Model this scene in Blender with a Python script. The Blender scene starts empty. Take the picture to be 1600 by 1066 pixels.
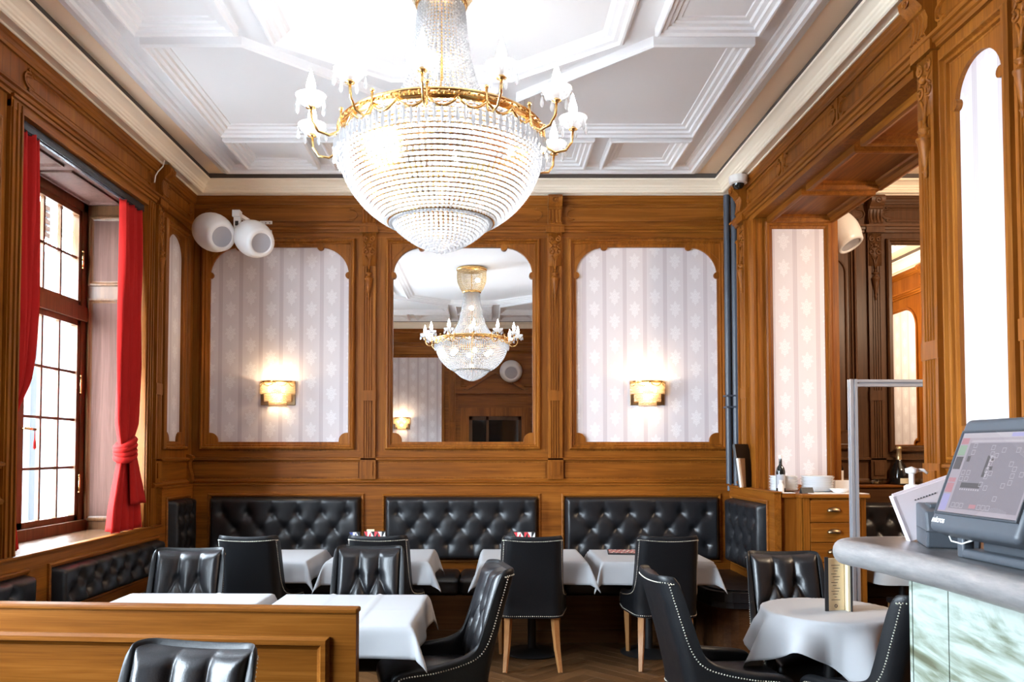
import bpy, bmesh, math, random
import numpy as np
from mathutils import Vector, Matrix
from mathutils.geometry import tessellate_polygon
random.seed(7)
PI = math.pi
SC = bpy.context.scene
COL = SC.collection

# ------------------------------------------------------------------ camera, sky, exposure
cam_d = bpy.data.cameras.new('camera'); cam = bpy.data.objects.new('camera', cam_d); COL.objects.link(cam)
cam.location = (0, 0, 1.55); cam.rotation_euler = (math.radians(92.0), 0, 0)
cam_d.sensor_width = 36; cam_d.lens = 1250 / 1600 * 36
cam_d.shift_x = 37 / 1600; cam_d.shift_y = 128.35 / 1600; cam_d.clip_start = .05
SC.camera = cam
SC.view_settings.view_transform = 'Standard'; SC.view_settings.look = 'None'
SC.view_settings.gamma = 1; SC.view_settings.use_curve_mapping = False
SC.view_settings.exposure = 0.8
wd = bpy.data.worlds.new('world'); SC.world = wd; wd.use_nodes = True
wd.node_tree.nodes['Background'].inputs[0].default_value = (.79, .915, 1, 1)
wd.node_tree.nodes['Background'].inputs[1].default_value = 40.0
SC.cycles.use_denoising = True
SC.cycles.max_bounces = 8; SC.cycles.diffuse_bounces = 4; SC.cycles.glossy_bounces = 5
SC.cycles.transmission_bounces = 6; SC.cycles.transparent_max_bounces = 16
SC.cycles.caustics_reflective = False; SC.cycles.caustics_refractive = False
SC.cycles.sample_clamp_indirect = 8

def lamp(name, loc, power, color, radius=.03):
    l = bpy.data.lights.new(name, 'POINT'); l.energy = power; l.color = color; l.shadow_soft_size = radius
    o = bpy.data.objects.new(name, l); o.location = loc; COL.objects.link(o); return o

def portal(name, loc, rot, sx, sy):
    l = bpy.data.lights.new(name, 'AREA'); l.shape = 'RECTANGLE'; l.size = sx; l.size_y = sy
    l.cycles.is_portal = True
    o = bpy.data.objects.new(name, l); o.location = loc; o.rotation_euler = rot; COL.objects.link(o)

# room: faces of the panelling
LW, RW, BW, FW = -2.65, 2.2, 7.15, -.65
CEIL = 3.99
XC = -.24
for (y0, y1) in ((4.46, 6.12), (.9, 3.3)):
    portal('window_portal', (-3.2, (y0 + y1) / 2, 2.2), (0, -PI / 2, 0), 2.6, y1 - y0)

# ------------------------------------------------------------------ materials
MATS = {}
def newmat(name):
    m = bpy.data.materials.new(name); m.use_nodes = True
    nt = m.node_tree; b = nt.nodes['Principled BSDF']; MATS[name] = m
    return m, nt, b
def setin(b, **k):
    names = dict(color='Base Color', rough='Roughness', metal='Metallic', spec='Specular IOR Level', trans='Transmission Weight', ior='IOR', coat='Coat Weight', crough='Coat Roughness', sheen='Sheen Weight', emc='Emission Color', ems='Emission Strength', alpha='Alpha')
    for a, v in k.items():
        if a in ('color', 'emc'): v = (*v, 1)
        b.inputs[names[a]].default_value = v
def plain(name, color, rough=.5, **k):
    m, nt, b = newmat(name); setin(b, color=color, rough=rough, **k); return m
def node(nt, t, **k):
    n = nt.nodes.new(t)
    for a, v in k.items():
        if a.startswith('i_'):
            key = a[2:]
            n.inputs[int(key) if key.isdigit() else key].default_value = v
        else: setattr(n, a, v)
    return n
def ramp(nt, stops):
    r = nt.nodes.new('ShaderNodeValToRGB'); e = r.color_ramp.elements
    while len(e) < len(stops): e.new(.5)
    for i, (p, c) in enumerate(stops):
        e[i].position = p; e[i].color = (*c, 1)
    return r
def mapped(nt, scale, rot=(0, 0, 0)):
    tc = nt.nodes.new('ShaderNodeTexCoord'); mp = nt.nodes.new('ShaderNodeMapping')
    mp.inputs['Scale'].default_value = scale; mp.inputs['Rotation'].default_value = rot
    nt.links.new(tc.outputs['Object'], mp.inputs[0]); return mp
def math_(nt, op, a, b=None, c=None):
    n = nt.nodes.new('ShaderNodeMath'); n.operation = op
    for i, v in enumerate((a, b, c)):
        if v is None: continue
        if isinstance(v, (int, float)): n.inputs[i].default_value = v
        else: nt.links.new(v, n.inputs[i])
    return n.outputs[0]
def bump(nt, b, h, strength, dist=.01):
    n = nt.nodes.new('ShaderNodeBump'); n.inputs['Strength'].default_value = strength; n.inputs['Distance'].default_value = dist
    nt.links.new(h, n.inputs['Height']); nt.links.new(n.outputs[0], b.inputs['Normal'])

def wood(name, axis, dark, mid, light, rough=.45, sc=1.0, spec=.2):
    m, nt, b = newmat(name); setin(b, rough=rough, spec=spec)
    s = [26 * sc] * 3; s[axis] = 1.3 * sc
    mp = mapped(nt, s)
    n1 = node(nt, 'ShaderNodeTexNoise', i_Scale=1.0, i_Detail=5.0, i_Roughness=.6, i_Distortion=.7)
    nt.links.new(mp.outputs[0], n1.inputs['Vector'])
    s2 = [3.5 * sc] * 3; s2[axis] = .5 * sc
    mp2 = mapped(nt, s2)
    n2 = node(nt, 'ShaderNodeTexNoise', i_Scale=1.0, i_Detail=2.0)
    nt.links.new(mp2.outputs[0], n2.inputs['Vector'])
    s3 = [150 * sc] * 3; s3[axis] = 3 * sc
    mp3 = mapped(nt, s3)
    n3 = node(nt, 'ShaderNodeTexNoise', i_Scale=1.0, i_Detail=2.0)
    nt.links.new(mp3.outputs[0], n3.inputs['Vector'])
    a = math_(nt, 'MULTIPLY', n1.outputs[0], .5)
    c = math_(nt, 'MULTIPLY_ADD', n2.outputs[0], .35, a)
    d = math_(nt, 'MULTIPLY_ADD', n3.outputs[0], .25, c)
    r = ramp(nt, [(.36, dark), (.54, mid), (.72, light)])
    nt.links.new(d, r.inputs[0]); nt.links.new(r.outputs[0], b.inputs['Base Color'])
    bump(nt, b, n3.outputs[0], .12, .002)
    return m
OAKC = ((.105, .0285, .0025), (.215, .063, .0055), (.33, .116, .015))
for i, n in enumerate(('oak_x', 'oak_y', 'oak_z')): wood(n, i, *OAKC)
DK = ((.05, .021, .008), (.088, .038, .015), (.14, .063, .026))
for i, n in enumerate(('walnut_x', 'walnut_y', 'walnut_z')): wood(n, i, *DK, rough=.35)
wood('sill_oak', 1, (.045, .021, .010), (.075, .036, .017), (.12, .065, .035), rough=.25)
for i, n in enumerate(('bench_oak_x', 'bench_oak_y')): wood(n, i, (.068, .019, .002), (.125, .040, .0045), (.19, .069, .011), spec=.06)
wood('leg_oak', 2, (.30, .13, .042), (.40, .18, .062), (.50, .25, .095), rough=.35)
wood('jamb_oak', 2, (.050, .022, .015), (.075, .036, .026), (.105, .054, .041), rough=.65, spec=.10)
FL = [wood('floor_oak_a', 1, (.075, .036, .014), (.14, .070, .028), (.22, .12, .052), rough=.35, sc=.8),
      wood('floor_oak_b', 1, (.055, .026, .010), (.10, .049, .019), (.16, .082, .034), rough=.38, sc=.8)]
wood('base_oak', 0, (.06, .024, .009), (.10, .041, .015), (.15, .064, .024), rough=.4)

def fabric(name, c, rough=.85, sc=400, st=.15, sheen=.1):
    m, nt, b = newmat(name); setin(b, color=c, rough=rough, sheen=sheen, spec=.2)
    mp = mapped(nt, (sc,) * 3); n = node(nt, 'ShaderNodeTexNoise', i_Scale=1.0, i_Detail=2.0)
    nt.links.new(mp.outputs[0], n.inputs['Vector']); bump(nt, b, n.outputs[0], st, .002); return m
fabric('linen', (.38, .38, .39), .8)
fabric('curtain_red', (.40, .010, .007), .8, 300, sheen=0)
def leather(name, c, rough):
    m, nt, b = newmat(name); setin(b, color=c, rough=rough, spec=.5)
    mp = mapped(nt, (180,) * 3); v = node(nt, 'ShaderNodeTexNoise', i_Scale=1.0, i_Detail=3.0)
    nt.links.new(mp.outputs[0], v.inputs['Vector'])
    mp2 = mapped(nt, (9,) * 3); v2 = node(nt, 'ShaderNodeTexNoise', i_Scale=1.0, i_Detail=4.0)
    nt.links.new(mp2.outputs[0], v2.inputs['Vector'])
    r = math_(nt, 'MULTIPLY_ADD', v2.outputs[0], .25, rough - .12); nt.links.new(r, b.inputs['Roughness'])
    h = math_(nt, 'MULTIPLY_ADD', v2.outputs[0], 1.5, v.outputs[0])
    bump(nt, b, h, .22, .003); return m
leather('leather', (.011, .011, .013), .34)
leather('leather_shell', (.007, .0075, .009), .42)
M_ = MATS['leather_shell'].node_tree.nodes['Principled BSDF']; M_.inputs['Specular IOR Level'].default_value = .36

plain('plaster', (.92, .925, .94), .65)
plain('plaster_warm_light', (1.0, .79, .58), .6)  # warm lamp light along the ceiling edge, put into the plaster colour
plain('cornice_warm_light', (1.0, .90, .74), .55)  # cream tint carries the warm lamp light falling on the cornice
plain('gap_shade_paint', (.10, .08, .07), .8)  # dark colour stands in for the shade in the slot above the cornice
plain('brass', (.85, .55, .22), .22, metal=1.0)
plain('old_brass', (.28, .20, .12), .35, metal=1.0)
plain('chrome', (.75, .76, .78), .25, metal=1.0)
plain('aluminium', (.62, .64, .68), .38, metal=.55)
plain('nail_steel', (.75, .70, .60), .3, metal=1.0)
plain('mirror_glass', (.93, .94, .94), .0, metal=1.0)
plain('white_plastic', (.82, .80, .78), .3)
plain('grille_grey', (.42, .41, .44), .6)
plain('black_plastic', (.02, .02, .022), .4)
plain('slate_plastic', (.075, .085, .10), .42)
plain('slate_dark', (.055, .062, .072), .4)
plain('pipe_paint', (.055, .065, .085), .4)
plain('paper', (.82, .79, .77), .7)
plain('paper_cream', (.80, .66, .42), .7)
plain('paper_pink', (.78, .68, .70), .5)
plain('ink', (.05, .045, .05), .8)
plain('ceramic', (.85, .85, .86), .15)
plain('black_glass', (.008, .010, .010), .06, coat=.5)
plain('foil_gold', (.75, .55, .28), .35, metal=.8)
plain('label_gold', (.72, .60, .40), .5)
plain('red_print', (.62, .05, .06), .5); plain('white_print', (.80, .78, .76), .5); plain('blue_print', (.05, .07, .25), .5)
plain('iron_black', (.012, .012, .013), .45)
plain('rail_dark', (.03, .033, .04), .25)
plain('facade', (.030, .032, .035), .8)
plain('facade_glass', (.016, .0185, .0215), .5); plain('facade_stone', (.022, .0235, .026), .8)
plain('shutter_dark', (.05, .05, .06), .5)
plain('facade_orange', (.5, .22, .1), .7)
plain('pavement', (.66, .66, .65), .9)
plain('candle_sleeve', (.82, .55, .45), .5)

def emis(name, c, s):
    m, nt, b = newmat(name); setin(b, color=(0, 0, 0), emc=c, ems=s, rough=.5); return m
emis('bulb_glow', (.97, .97, 1.0), 24.0)
emis('sconce_bulb_glow', (1, .80, .52), 7.0)
emis('screen_glow', (.30, .27, .30), 1.0)
emis('screen_mid', (.20, .185, .21), 1.0); emis('screen_dark', (.09, .085, .09), 1.0)
emis('screen_light', (.36, .335, .36), 1.0); emis('screen_red', (.36, .18, .20), 1.0); emis('screen_blue', (.28, .27, .45), 1.0); emis('screen_green', (.22, .30, .22), 1.0)

def thin_glass(name, tint=(1, 1, 1), refl=1.0, rough=0.0):
    m, nt, b = newmat(name); nt.nodes.remove(b); out = nt.nodes['Material Output']
    t = node(nt, 'ShaderNodeBsdfTransparent'); t.inputs[0].default_value = (*tint, 1)
    g = node(nt, 'ShaderNodeBsdfGlossy'); g.inputs['Roughness'].default_value = rough
    f = node(nt, 'ShaderNodeFresnel'); f.inputs[0].default_value = 1.45
    mx = node(nt, 'ShaderNodeMixShader')
    gm = node(nt, 'ShaderNodeNewGeometry')
    k = math_(nt, 'MULTIPLY', math_(nt, 'MULTIPLY', f.outputs[0], refl), math_(nt, 'SUBTRACT', 1.0, gm.outputs['Backfacing']))
    nt.links.new(k, mx.inputs[0]); nt.links.new(t.outputs[0], mx.inputs[1]); nt.links.new(g.outputs[0], mx.inputs[2])
    nt.links.new(mx.outputs[0], out.inputs[0]); return m
thin_glass('pane_glass', (.97, .98, 1)); thin_glass('plexi', (.96, .97, .97), .8); thin_glass('clear_glass', (.93, .95, .96), 1.6)
def crystal(name, tint, trn=.55, clr=.25):
    m, nt, b = newmat(name); nt.nodes.remove(b); out = nt.nodes['Material Output']
    d = node(nt, 'ShaderNodeBsdfTranslucent'); d.inputs[0].default_value = (*tint, 1)
    d2 = node(nt, 'ShaderNodeBsdfDiffuse'); d2.inputs[0].default_value = (*tint, 1)
    g = node(nt, 'ShaderNodeBsdfGlossy'); g.inputs['Roughness'].default_value = .06
    t = node(nt, 'ShaderNodeBsdfTransparent')
    m1 = node(nt, 'ShaderNodeMixShader'); m1.inputs[0].default_value = .3
    nt.links.new(d.outputs[0], m1.inputs[1]); nt.links.new(d2.outputs[0], m1.inputs[2])
    m2 = node(nt, 'ShaderNodeMixShader'); m2.inputs[0].default_value = .22
    nt.links.new(m1.outputs[0], m2.inputs[1]); nt.links.new(g.outputs[0], m2.inputs[2])
    m3 = node(nt, 'ShaderNodeMixShader'); m3.inputs[0].default_value = clr
    nt.links.new(m2.outputs[0], m3.inputs[1]); nt.links.new(t.outputs[0], m3.inputs[2])
    nt.links.new(m3.outputs[0], out.inputs[0]); return m
crystal('crystal', (.40, .41, .43), clr=.36); crystal('crystal_warm', (.62, .50, .33), clr=.3); crystal('crystal_amber', (1, .84, .60), clr=.15); crystal('cut_glass', (.93, .95, .96), clr=.6)

def wallpaper(name, axis):
    m, nt, b = newmat(name); setin(b, rough=.75, spec=.2)
    tc = nt.nodes.new('ShaderNodeTexCoord'); sp = nt.nodes.new('ShaderNodeSeparateXYZ'); nt.links.new(tc.outputs['Object'], sp.inputs[0])
    u = sp.outputs[axis]; v = sp.outputs[2]
    P, V = .182, .218
    k = math_(nt, 'DIVIDE', math_(nt, 'ADD', u, 20 * P + .045), P)
    col = math_(nt, 'FLOOR', k); fr = math_(nt, 'SUBTRACT', math_(nt, 'FRACT', k), .5)          # -0.5..0.5, 0 = column centre
    par = math_(nt, 'MULTIPLY', math_(nt, 'MODULO', col, 2.0), .5)
    kv = math_(nt, 'ADD', math_(nt, 'DIVIDE', v, V), par); fv = math_(nt, 'SUBTRACT', math_(nt, 'FRACT', kv), .5)
    x = math_(nt, 'MULTIPLY', fr, P); y = math_(nt, 'MULTIPLY', fv, V)
    ax = math_(nt, 'ABSOLUTE', x)
    # stripe: two narrow bands beside the column seam
    edge = math_(nt, 'SUBTRACT', P / 2, ax)
    band = math_(nt, 'LESS_THAN', edge, .017)
    line = math_(nt, 'COMPARE', edge, .013, .0035)
    line2 = math_(nt, 'COMPARE', edge, .003, .003)
    sub = math_(nt, 'MULTIPLY', math_(nt, 'SINE', math_(nt, 'MULTIPLY', u, 900.0)), .5)
    # motif: fan of lobes
    r = math_(nt, 'SQRT', math_(nt, 'ADD', math_(nt, 'MULTIPLY', x, x), math_(nt, 'MULTIPLY', math_(nt, 'MULTIPLY', y, y), .62)))
    th = math_(nt, 'ARCTAN2', x, y)
    R = math_(nt, 'MULTIPLY_ADD', math_(nt, 'COSINE', math_(nt, 'MULTIPLY', th, 7.0)), .010, .041)
    mot = math_(nt, 'LESS_THAN', r, R)
    ny = math_(nt, 'ABSOLUTE', math_(nt, 'ADD', y, .055)); stem = math_(nt, 'MULTIPLY', math_(nt, 'LESS_THAN', math_(nt, 'ADD', math_(nt, 'MULTIPLY', ax, 2.2), ny), .032), 1.0)
    mot = math_(nt, 'MAXIMUM', mot, stem)
    rings = math_(nt, 'GREATER_THAN', math_(nt, 'SINE', math_(nt, 'MULTIPLY', r, 420.0)), -.55)
    mot = math_(nt, 'MULTIPLY', mot, math_(nt, 'MULTIPLY_ADD', rings, .55, .45))
    mx = node(nt, 'ShaderNodeMixRGB'); mx.inputs[1].default_value = (.70, .635, .635, 1); mx.inputs[2].default_value = (.50, .41, .43, 1)
    fac = math_(nt, 'ADD', math_(nt, 'MULTIPLY', band, .22), math_(nt, 'ADD', math_(nt, 'MULTIPLY', line, .5), math_(nt, 'MULTIPLY', line2, .4)))
    fac = math_(nt, 'ADD', fac, math_(nt, 'MULTIPLY', sub, .12)); 
    cl = node(nt, 'ShaderNodeClamp'); nt.links.new(fac, cl.inputs[0]); nt.links.new(cl.outputs[0], mx.inputs[0])
    mx2 = node(nt, 'ShaderNodeMixRGB'); mx2.inputs[2].default_value = (.86, .82, .82, 1)
    nt.links.new(math_(nt, 'MULTIPLY', mot, .62), mx2.inputs[0]); nt.links.new(mx.outputs[0], mx2.inputs[1])
    nt.links.new(mx2.outputs[0], b.inputs['Base Color']); return m
wallpaper('wallpaper_x', 0); wallpaper('wallpaper_y', 1)

def onyx():
    m, nt, b = newmat('onyx'); setin(b, rough=.18, spec=.5)
    mp = mapped(nt, (1.2, 1.1, 4.2), (.22, 0, 0)); n = node(nt, 'ShaderNodeTexNoise', i_Scale=1.3, i_Detail=7.0, i_Roughness=.58, i_Distortion=1.6)
    nt.links.new(mp.outputs[0], n.inputs['Vector'])
    mp2 = mapped(nt, (3.5, 2.2, 16.0), (.22, 0, 0)); n2 = node(nt, 'ShaderNodeTexNoise', i_Scale=1.0, i_Detail=5.0, i_Distortion=.8)
    nt.links.new(mp2.outputs[0], n2.inputs['Vector'])
    f = math_(nt, 'MULTIPLY_ADD', n2.outputs[0], .28, math_(nt, 'MULTIPLY', n.outputs[0], .78))
    r = ramp(nt, [(.38, (.12, .125, .08)), (.46, (.20, .225, .165)), (.53, (.32, .37, .315)), (.60, (.47, .53, .485)), (.72, (.38, .42, .36))])
    nt.links.new(f, r.inputs[0]); nt.links.new(r.outputs[0], b.inputs['Base Color'])
onyx()
def pewter():
    m, nt, b = newmat('pewter'); setin(b, metal=.85, rough=.3)
    mp = mapped(nt, (14, 5, 14)); n = node(nt, 'ShaderNodeTexNoise', i_Scale=1.0, i_Detail=6.0, i_Roughness=.7)
    nt.links.new(mp.outputs[0], n.inputs['Vector'])
    r = ramp(nt, [(.3, (.20, .195, .20)), (.52, (.36, .35, .345)), (.72, (.55, .53, .51))]); nt.links.new(n.outputs[0], r.inputs[0]); nt.links.new(r.outputs[0], b.inputs['Base Color'])
    rr = math_(nt, 'MULTIPLY_ADD', n.outputs[0], .3, .18); nt.links.new(rr, b.inputs['Roughness'])
pewter()
def pewter_edge():
    m, nt, b = newmat('pewter_edge'); setin(b, metal=.55, rough=.36)
    mp = mapped(nt, (30, 7, 40)); n = node(nt, 'ShaderNodeTexNoise', i_Scale=1.0, i_Detail=6.0, i_Roughness=.7)
    nt.links.new(mp.outputs[0], n.inputs['Vector'])
    r = ramp(nt, [(.3, (.34, .335, .345)), (.55, (.47, .46, .46)), (.75, (.60, .58, .57))]); nt.links.new(n.outputs[0], r.inputs[0]); nt.links.new(r.outputs[0], b.inputs['Base Color'])
    bump(nt, b, n.outputs[0], .15, .003)
pewter_edge()
M = MATS

# ------------------------------------------------------------------ mesh builder
class MB:
    def __init__(s): s.v = []; s.f = []
    def add(s, vs, fs):
        o = len(s.v); s.v.extend([tuple(p) for p in vs]); s.f.extend([tuple(i + o for i in f) for f in fs]); return o
    def mark(s): return len(s.v)
    def xf(s, mat, start=0):
        for i in range(start, len(s.v)): s.v[i] = tuple(mat @ Vector(s.v[i]))
        return s
    def box(s, x0, x1, y0, y1, z0, z1, W=None):
        vs = [(x, y, z) for x in (x0, x1) for y in (y0, y1) for z in (z0, z1)]
        if W: vs = [W(*p) for p in vs]
        s.add(vs, [(0, 1, 3, 2), (4, 6, 7, 5), (0, 4, 5, 1), (2, 3, 7, 6), (0, 2, 6, 4), (1, 5, 7, 3)]); return s
    def chbox(s, x0, x1, y0, y1, z0, z1, c):      # box with chamfered edges
        return s.rbox(x0, x1, y0, y1, z0, z1, c, 1)
    def rbox(s, x0, x1, y0, y1, z0, z1, r, n=2, g=0, crown=0.):
        lo = Vector((x0, y0, z0)); hi = Vector((x1, y1, z1)); c = (lo + hi) / 2; h = (hi - lo) / 2
        r = min(r, *h)
        def axis(hh):
            a = []
            for i in range(n + 1): a.append(-hh + r * i / n)
            for i in range(1, g + 1): a.append(-hh + r + (2 * hh - 2 * r) * i / (g + 1))
            for i in range(n + 1): a.append(hh - r + r * i / n)
            return a
        A = [axis(h[k]) for k in range(3)]
        cache = {}; fs = []; vs = []
        def vert(p):
            k = tuple(round(q, 6) for q in p)
            if k in cache: return cache[k]
            core = Vector([max(-h[i] + r, min(h[i] - r, p[i])) for i in range(3)])
            d = Vector(p) - core
            # spread the bevel evenly
            if d.length > 1e-9:
                d = Vector([math.tan(abs(q) / r * PI / 4) * (1 if q > 0 else -1) if r > 0 else 0 for q in d])
                m = max(abs(q) for q in d); 
                d = d.normalized() * r
            q = core + d
            if crown and p[2] > 0:
                q.z += crown * max(0, 1 - (q.x / h.x) ** 2) * max(0, 1 - (q.y / h.y) ** 2)
            cache[k] = len(vs); vs.append(c + q); return cache[k]
        for ax in range(3):
            u, w = (ax + 1) % 3, (ax + 2) % 3
            for sg in (-1, 1):
                for i in range(len(A[u]) - 1):
                    for j in range(len(A[w]) - 1):
                        q = []
                        for (a, b2) in ((i, j), (i + 1, j), (i + 1, j + 1), (i, j + 1)):
                            p = [0, 0, 0]; p[ax] = sg * h[ax]; p[u] = A[u][a]; p[w] = A[w][b2]; q.append(vert(p))
                        if sg < 0: q.reverse()
                        if len(set(q)) >= 3: fs.append(tuple(dict.fromkeys(q)))
        s.add(vs, fs); return s
    def prism(s, poly, a, b, W):           # poly in (p,q); extruded over a..b; W(p,q,t)->xyz
        n = len(poly)
        vs = [W(p, q, a) for p, q in poly] + [W(p, q, b) for p, q in poly]
        fs = [(i, (i + 1) % n, n + (i + 1) % n, n + i) for i in range(n)]
        tri = tessellate_polygon([[Vector((p, q, 0)) for p, q in poly]])
        fs += [tuple(t) for t in tri] + [tuple(n + i for i in reversed(t)) for t in tri]
        s.add(vs, fs); return s
    def plate(s, outer, holes, t0, t1, W):  # flat plate with holes, thickness t0..t1; W(u,v,w)
        polys = [outer] + holes
        flat = [p for pl in polys for p in pl]; n = len(flat)
        tri = tessellate_polygon([[Vector((p[0], p[1], 0)) for p in pl] for pl in polys])
        vs = [W(p[0], p[1], t1) for p in flat] + [W(p[0], p[1], t0) for p in flat]
        fs = [tuple(t) for t in tri]; o = 0
        for pl in polys:
            k = len(pl); fs += [(o + i, o + (i + 1) % k, n + o + (i + 1) % k, n + o + i) for i in range(k)]; o += k
        s.add(vs, fs); return s
    def lathe(s, prof, seg=16, c=(0, 0, 0), a0=0., a1=2 * PI, cap=True):
        full = abs(a1 - a0 - 2 * PI) < 1e-6; m = seg if full else seg + 1
        vs = []; fs = []
        for r, z in prof:
            for i in range(m):
                a = a0 + (a1 - a0) * i / seg; vs.append((c[0] + r * math.cos(a), c[1] + r * math.sin(a), c[2] + z))
        for k in range(len(prof) - 1):
            for i in range(seg):
                j = (i + 1) % m; fs.append((k * m + i, k * m + j, (k + 1) * m + j, (k + 1) * m + i))
        if cap:
            if prof[0][0] > 1e-6: fs.append(tuple(range(m))[::-1])
            if prof[-1][0] > 1e-6: fs.append(tuple((len(prof) - 1) * m + i for i in range(m)))
        s.add(vs, fs); return s
    def tube(s, path, r, seg=8, closed=False):
        P = [Vector(p) for p in path]; n = len(P); rr = r if isinstance(r, (list, tuple)) else [r] * n
        vs = []; fs = []; up = Vector((0, 0, 1)); prev = None
        for i, p in enumerate(P):
            a = P[(i - 1) % n] if (closed or i > 0) else p; b = P[(i + 1) % n] if (closed or i < n - 1) else p
            t = (b - a).normalized()
            if prev is None:
                x = t.cross(up)
                if x.length < 1e-3: x = t.cross(Vector((0, 1, 0)))
                x.normalize()
            else:
                x = prev - t * prev.dot(t); x.normalize()
            prev = x; y = t.cross(x)
            off = PI / 4 if seg == 4 else 0
            for k in range(seg):
                an = 2 * PI * k / seg + off; vs.append(p + (x * math.cos(an) + y * math.sin(an)) * rr[i])
        for i in range(n if closed else n - 1):
            for k in range(seg):
                j = (i + 1) % n; fs.append((i * seg + k, i * seg + (k + 1) % seg, j * seg + (k + 1) % seg, j * seg + k))
        if not closed: fs += [tuple(range(seg))[::-1], tuple((n - 1) * seg + k for k in range(seg))]
        s.add(vs, fs); return s
    def grid(s, nu, nv, fn, wrap=False):
        vs = [fn(i, j) for i in range(nu) for j in range(nv)]
        fs = [(i * nv + j, ((i + 1) % nu) * nv + j, ((i + 1) % nu) * nv + j + 1, i * nv + j + 1) for i in range(nu if wrap else nu - 1) for j in range(nv - 1)]
        s.add(vs, fs); return s
    def frame(s, poly, prof, W):            # mitred moulding round a closed CCW polygon; prof = (inward offset, height) points
        n = len(poly); mit = []
        for i in range(n):
            a = Vector(poly[i - 1]); b = Vector(poly[i]); c = Vector(poly[(i + 1) % n])
            d1 = (b - a).normalized(); d2 = (c - b).normalized(); n1 = Vector((-d1.y, d1.x)); n2 = Vector((-d2.y, d2.x))
            m = n1 + n2; m = m / max(.15, m.dot(n1)); mit.append(m)
        k = len(prof)
        vs = [W(poly[i][0] + mit[i].x * d, poly[i][1] + mit[i].y * d, h) for i in range(n) for d, h in prof]
        fs = [(i * k + j, ((i + 1) % n) * k + j, ((i + 1) % n) * k + j + 1, i * k + j + 1) for i in range(n) for j in range(k - 1)]
        s.add(vs, fs); return s
    def spheres(s, pts, r, sub=1):
        bm = bmesh.new(); bmesh.ops.create_icosphere(bm, subdivisions=sub, radius=1)
        bv = np.array([v.co[:] for v in bm.verts]); bf = [tuple(v.index for v in f.verts) for f in bm.faces]; bm.free()
        rs = r if isinstance(r, (list, tuple)) else [r] * len(pts)
        for p, q in zip(pts, rs):
            q = q if isinstance(q, (list, tuple)) else (q, q, q)
            s.add((bv * np.array(q) + np.array(p)).tolist(), bf)
        return s
    def build(s, name, mat, parent=None, smooth=False, fix=True, kind=None, sub=0, label=None, auto=None):
        me = bpy.data.meshes.new(name); me.from_pydata(s.v, [], s.f)
        me.validate()
        if fix:
            bm = bmesh.new(); bm.from_mesh(me); bmesh.ops.recalc_face_normals(bm, faces=bm.faces); bm.to_mesh(me); bm.free()
        if smooth or auto:
            me.polygons.foreach_set('use_smooth', [True] * len(me.polygons))
        if auto:
            try: me.set_sharp_from_angle(angle=math.radians(auto))
            except Exception: pass
        me.materials.append(M[mat] if isinstance(mat, str) else mat)
        o = bpy.data.objects.new(name, me); COL.objects.link(o)
        if parent: o.parent = parent
        if kind: o['kind'] = kind
        if label: o['label'] = label
        if sub:
            md = o.modifiers.new('smooth', 'SUBSURF'); md.levels = sub; md.render_levels = sub
        return o

def thing(name, label, cat, loc=(0, 0, 0), rz=0., group=None):
    o = bpy.data.objects.new(name, None); COL.objects.link(o); o.location = loc; o.rotation_euler = (0, 0, rz)
    o.empty_display_size = .1; o['label'] = label; o['category'] = cat
    if group: o['group'] = group
    return o
def tag(o, label, cat, group=None, loc=None, rz=None):
    o['label'] = label; o['category'] = cat
    if group: o['group'] = group
    if loc: o.location = loc
    if rz is not None: o.rotation_euler = (0, 0, rz)
    return o
def structure(name):
    o = bpy.data.objects.new(name, None); COL.objects.link(o); o['kind'] = 'structure'; o.empty_display_size = .1; return o
KIDS = {}
def dup(root, loc, rz, label):
    def rec(o, par):
        c = o.copy(); COL.objects.link(c)
        if par: c.parent = par
        for ch in [x for x in o.children]: rec(ch, c)
        return c
    r = rec(root, None); r.location = loc; r.rotation_euler = (0, 0, rz); r['label'] = label; return r

WBK = lambda u, v, w: (u, BW - w, v)
WLF = lambda u, v, w: (LW + w, u, v)
WRT = lambda u, v, w: (RW - w, u, v)
WFR = lambda u, v, w: (u, FW + w, v)
def rect(u0, u1, v0, v1): return [(u0, v0), (u1, v0), (u1, v1), (u0, v1)]

FRAME = [(0, 0), (0, .026), (.010, .040), (.022, .042), (.027, .024), (.030, .020), (.044, .022), (.048, .008), (.056, .006), (.06, .0)]
def opening(u0, u1, v0, v1, R=.255, r=.07, st=.012):
    R = min(R, (u1 - u0) / 2 - .001); r = min(r, (u1 - u0) * .22); p = []
    p += [(u0 + r + st, v0), (u1 - r - st, v0)]
    p += [(u1 - r - st, v0 + st)] + [(u1 - st - r * math.cos(a), v0 + st + r * math.sin(a)) for a in [PI / 2 * i / 6 for i in range(7)]] + [(u1 - st, v0 + r + st), (u1, v0 + r + st)]
    p += [(u1 - R + R * math.cos(a), v1 - R + R * math.sin(a)) for a in [PI / 2 * i / 10 for i in range(11)]]
    p += [(u0 + R - R * math.sin(a), v1 - R + R * math.cos(a)) for a in [PI / 2 * i / 10 for i in range(11)]]
    p += [(u0, v0 + r + st), (u0 + st, v0 + r + st)] + [(u0 + st + r * math.sin(a), v0 + st + r * math.cos(a)) for a in [PI / 2 * i / 6 for i in range(7)]] + [(u0 + r + st, v0 + st)]
    q = []
    for a in p:
        if not q or (abs(a[0] - q[-1][0]) + abs(a[1] - q[-1][1])) > 1e-5: q.append(a)
    return q, R
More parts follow.
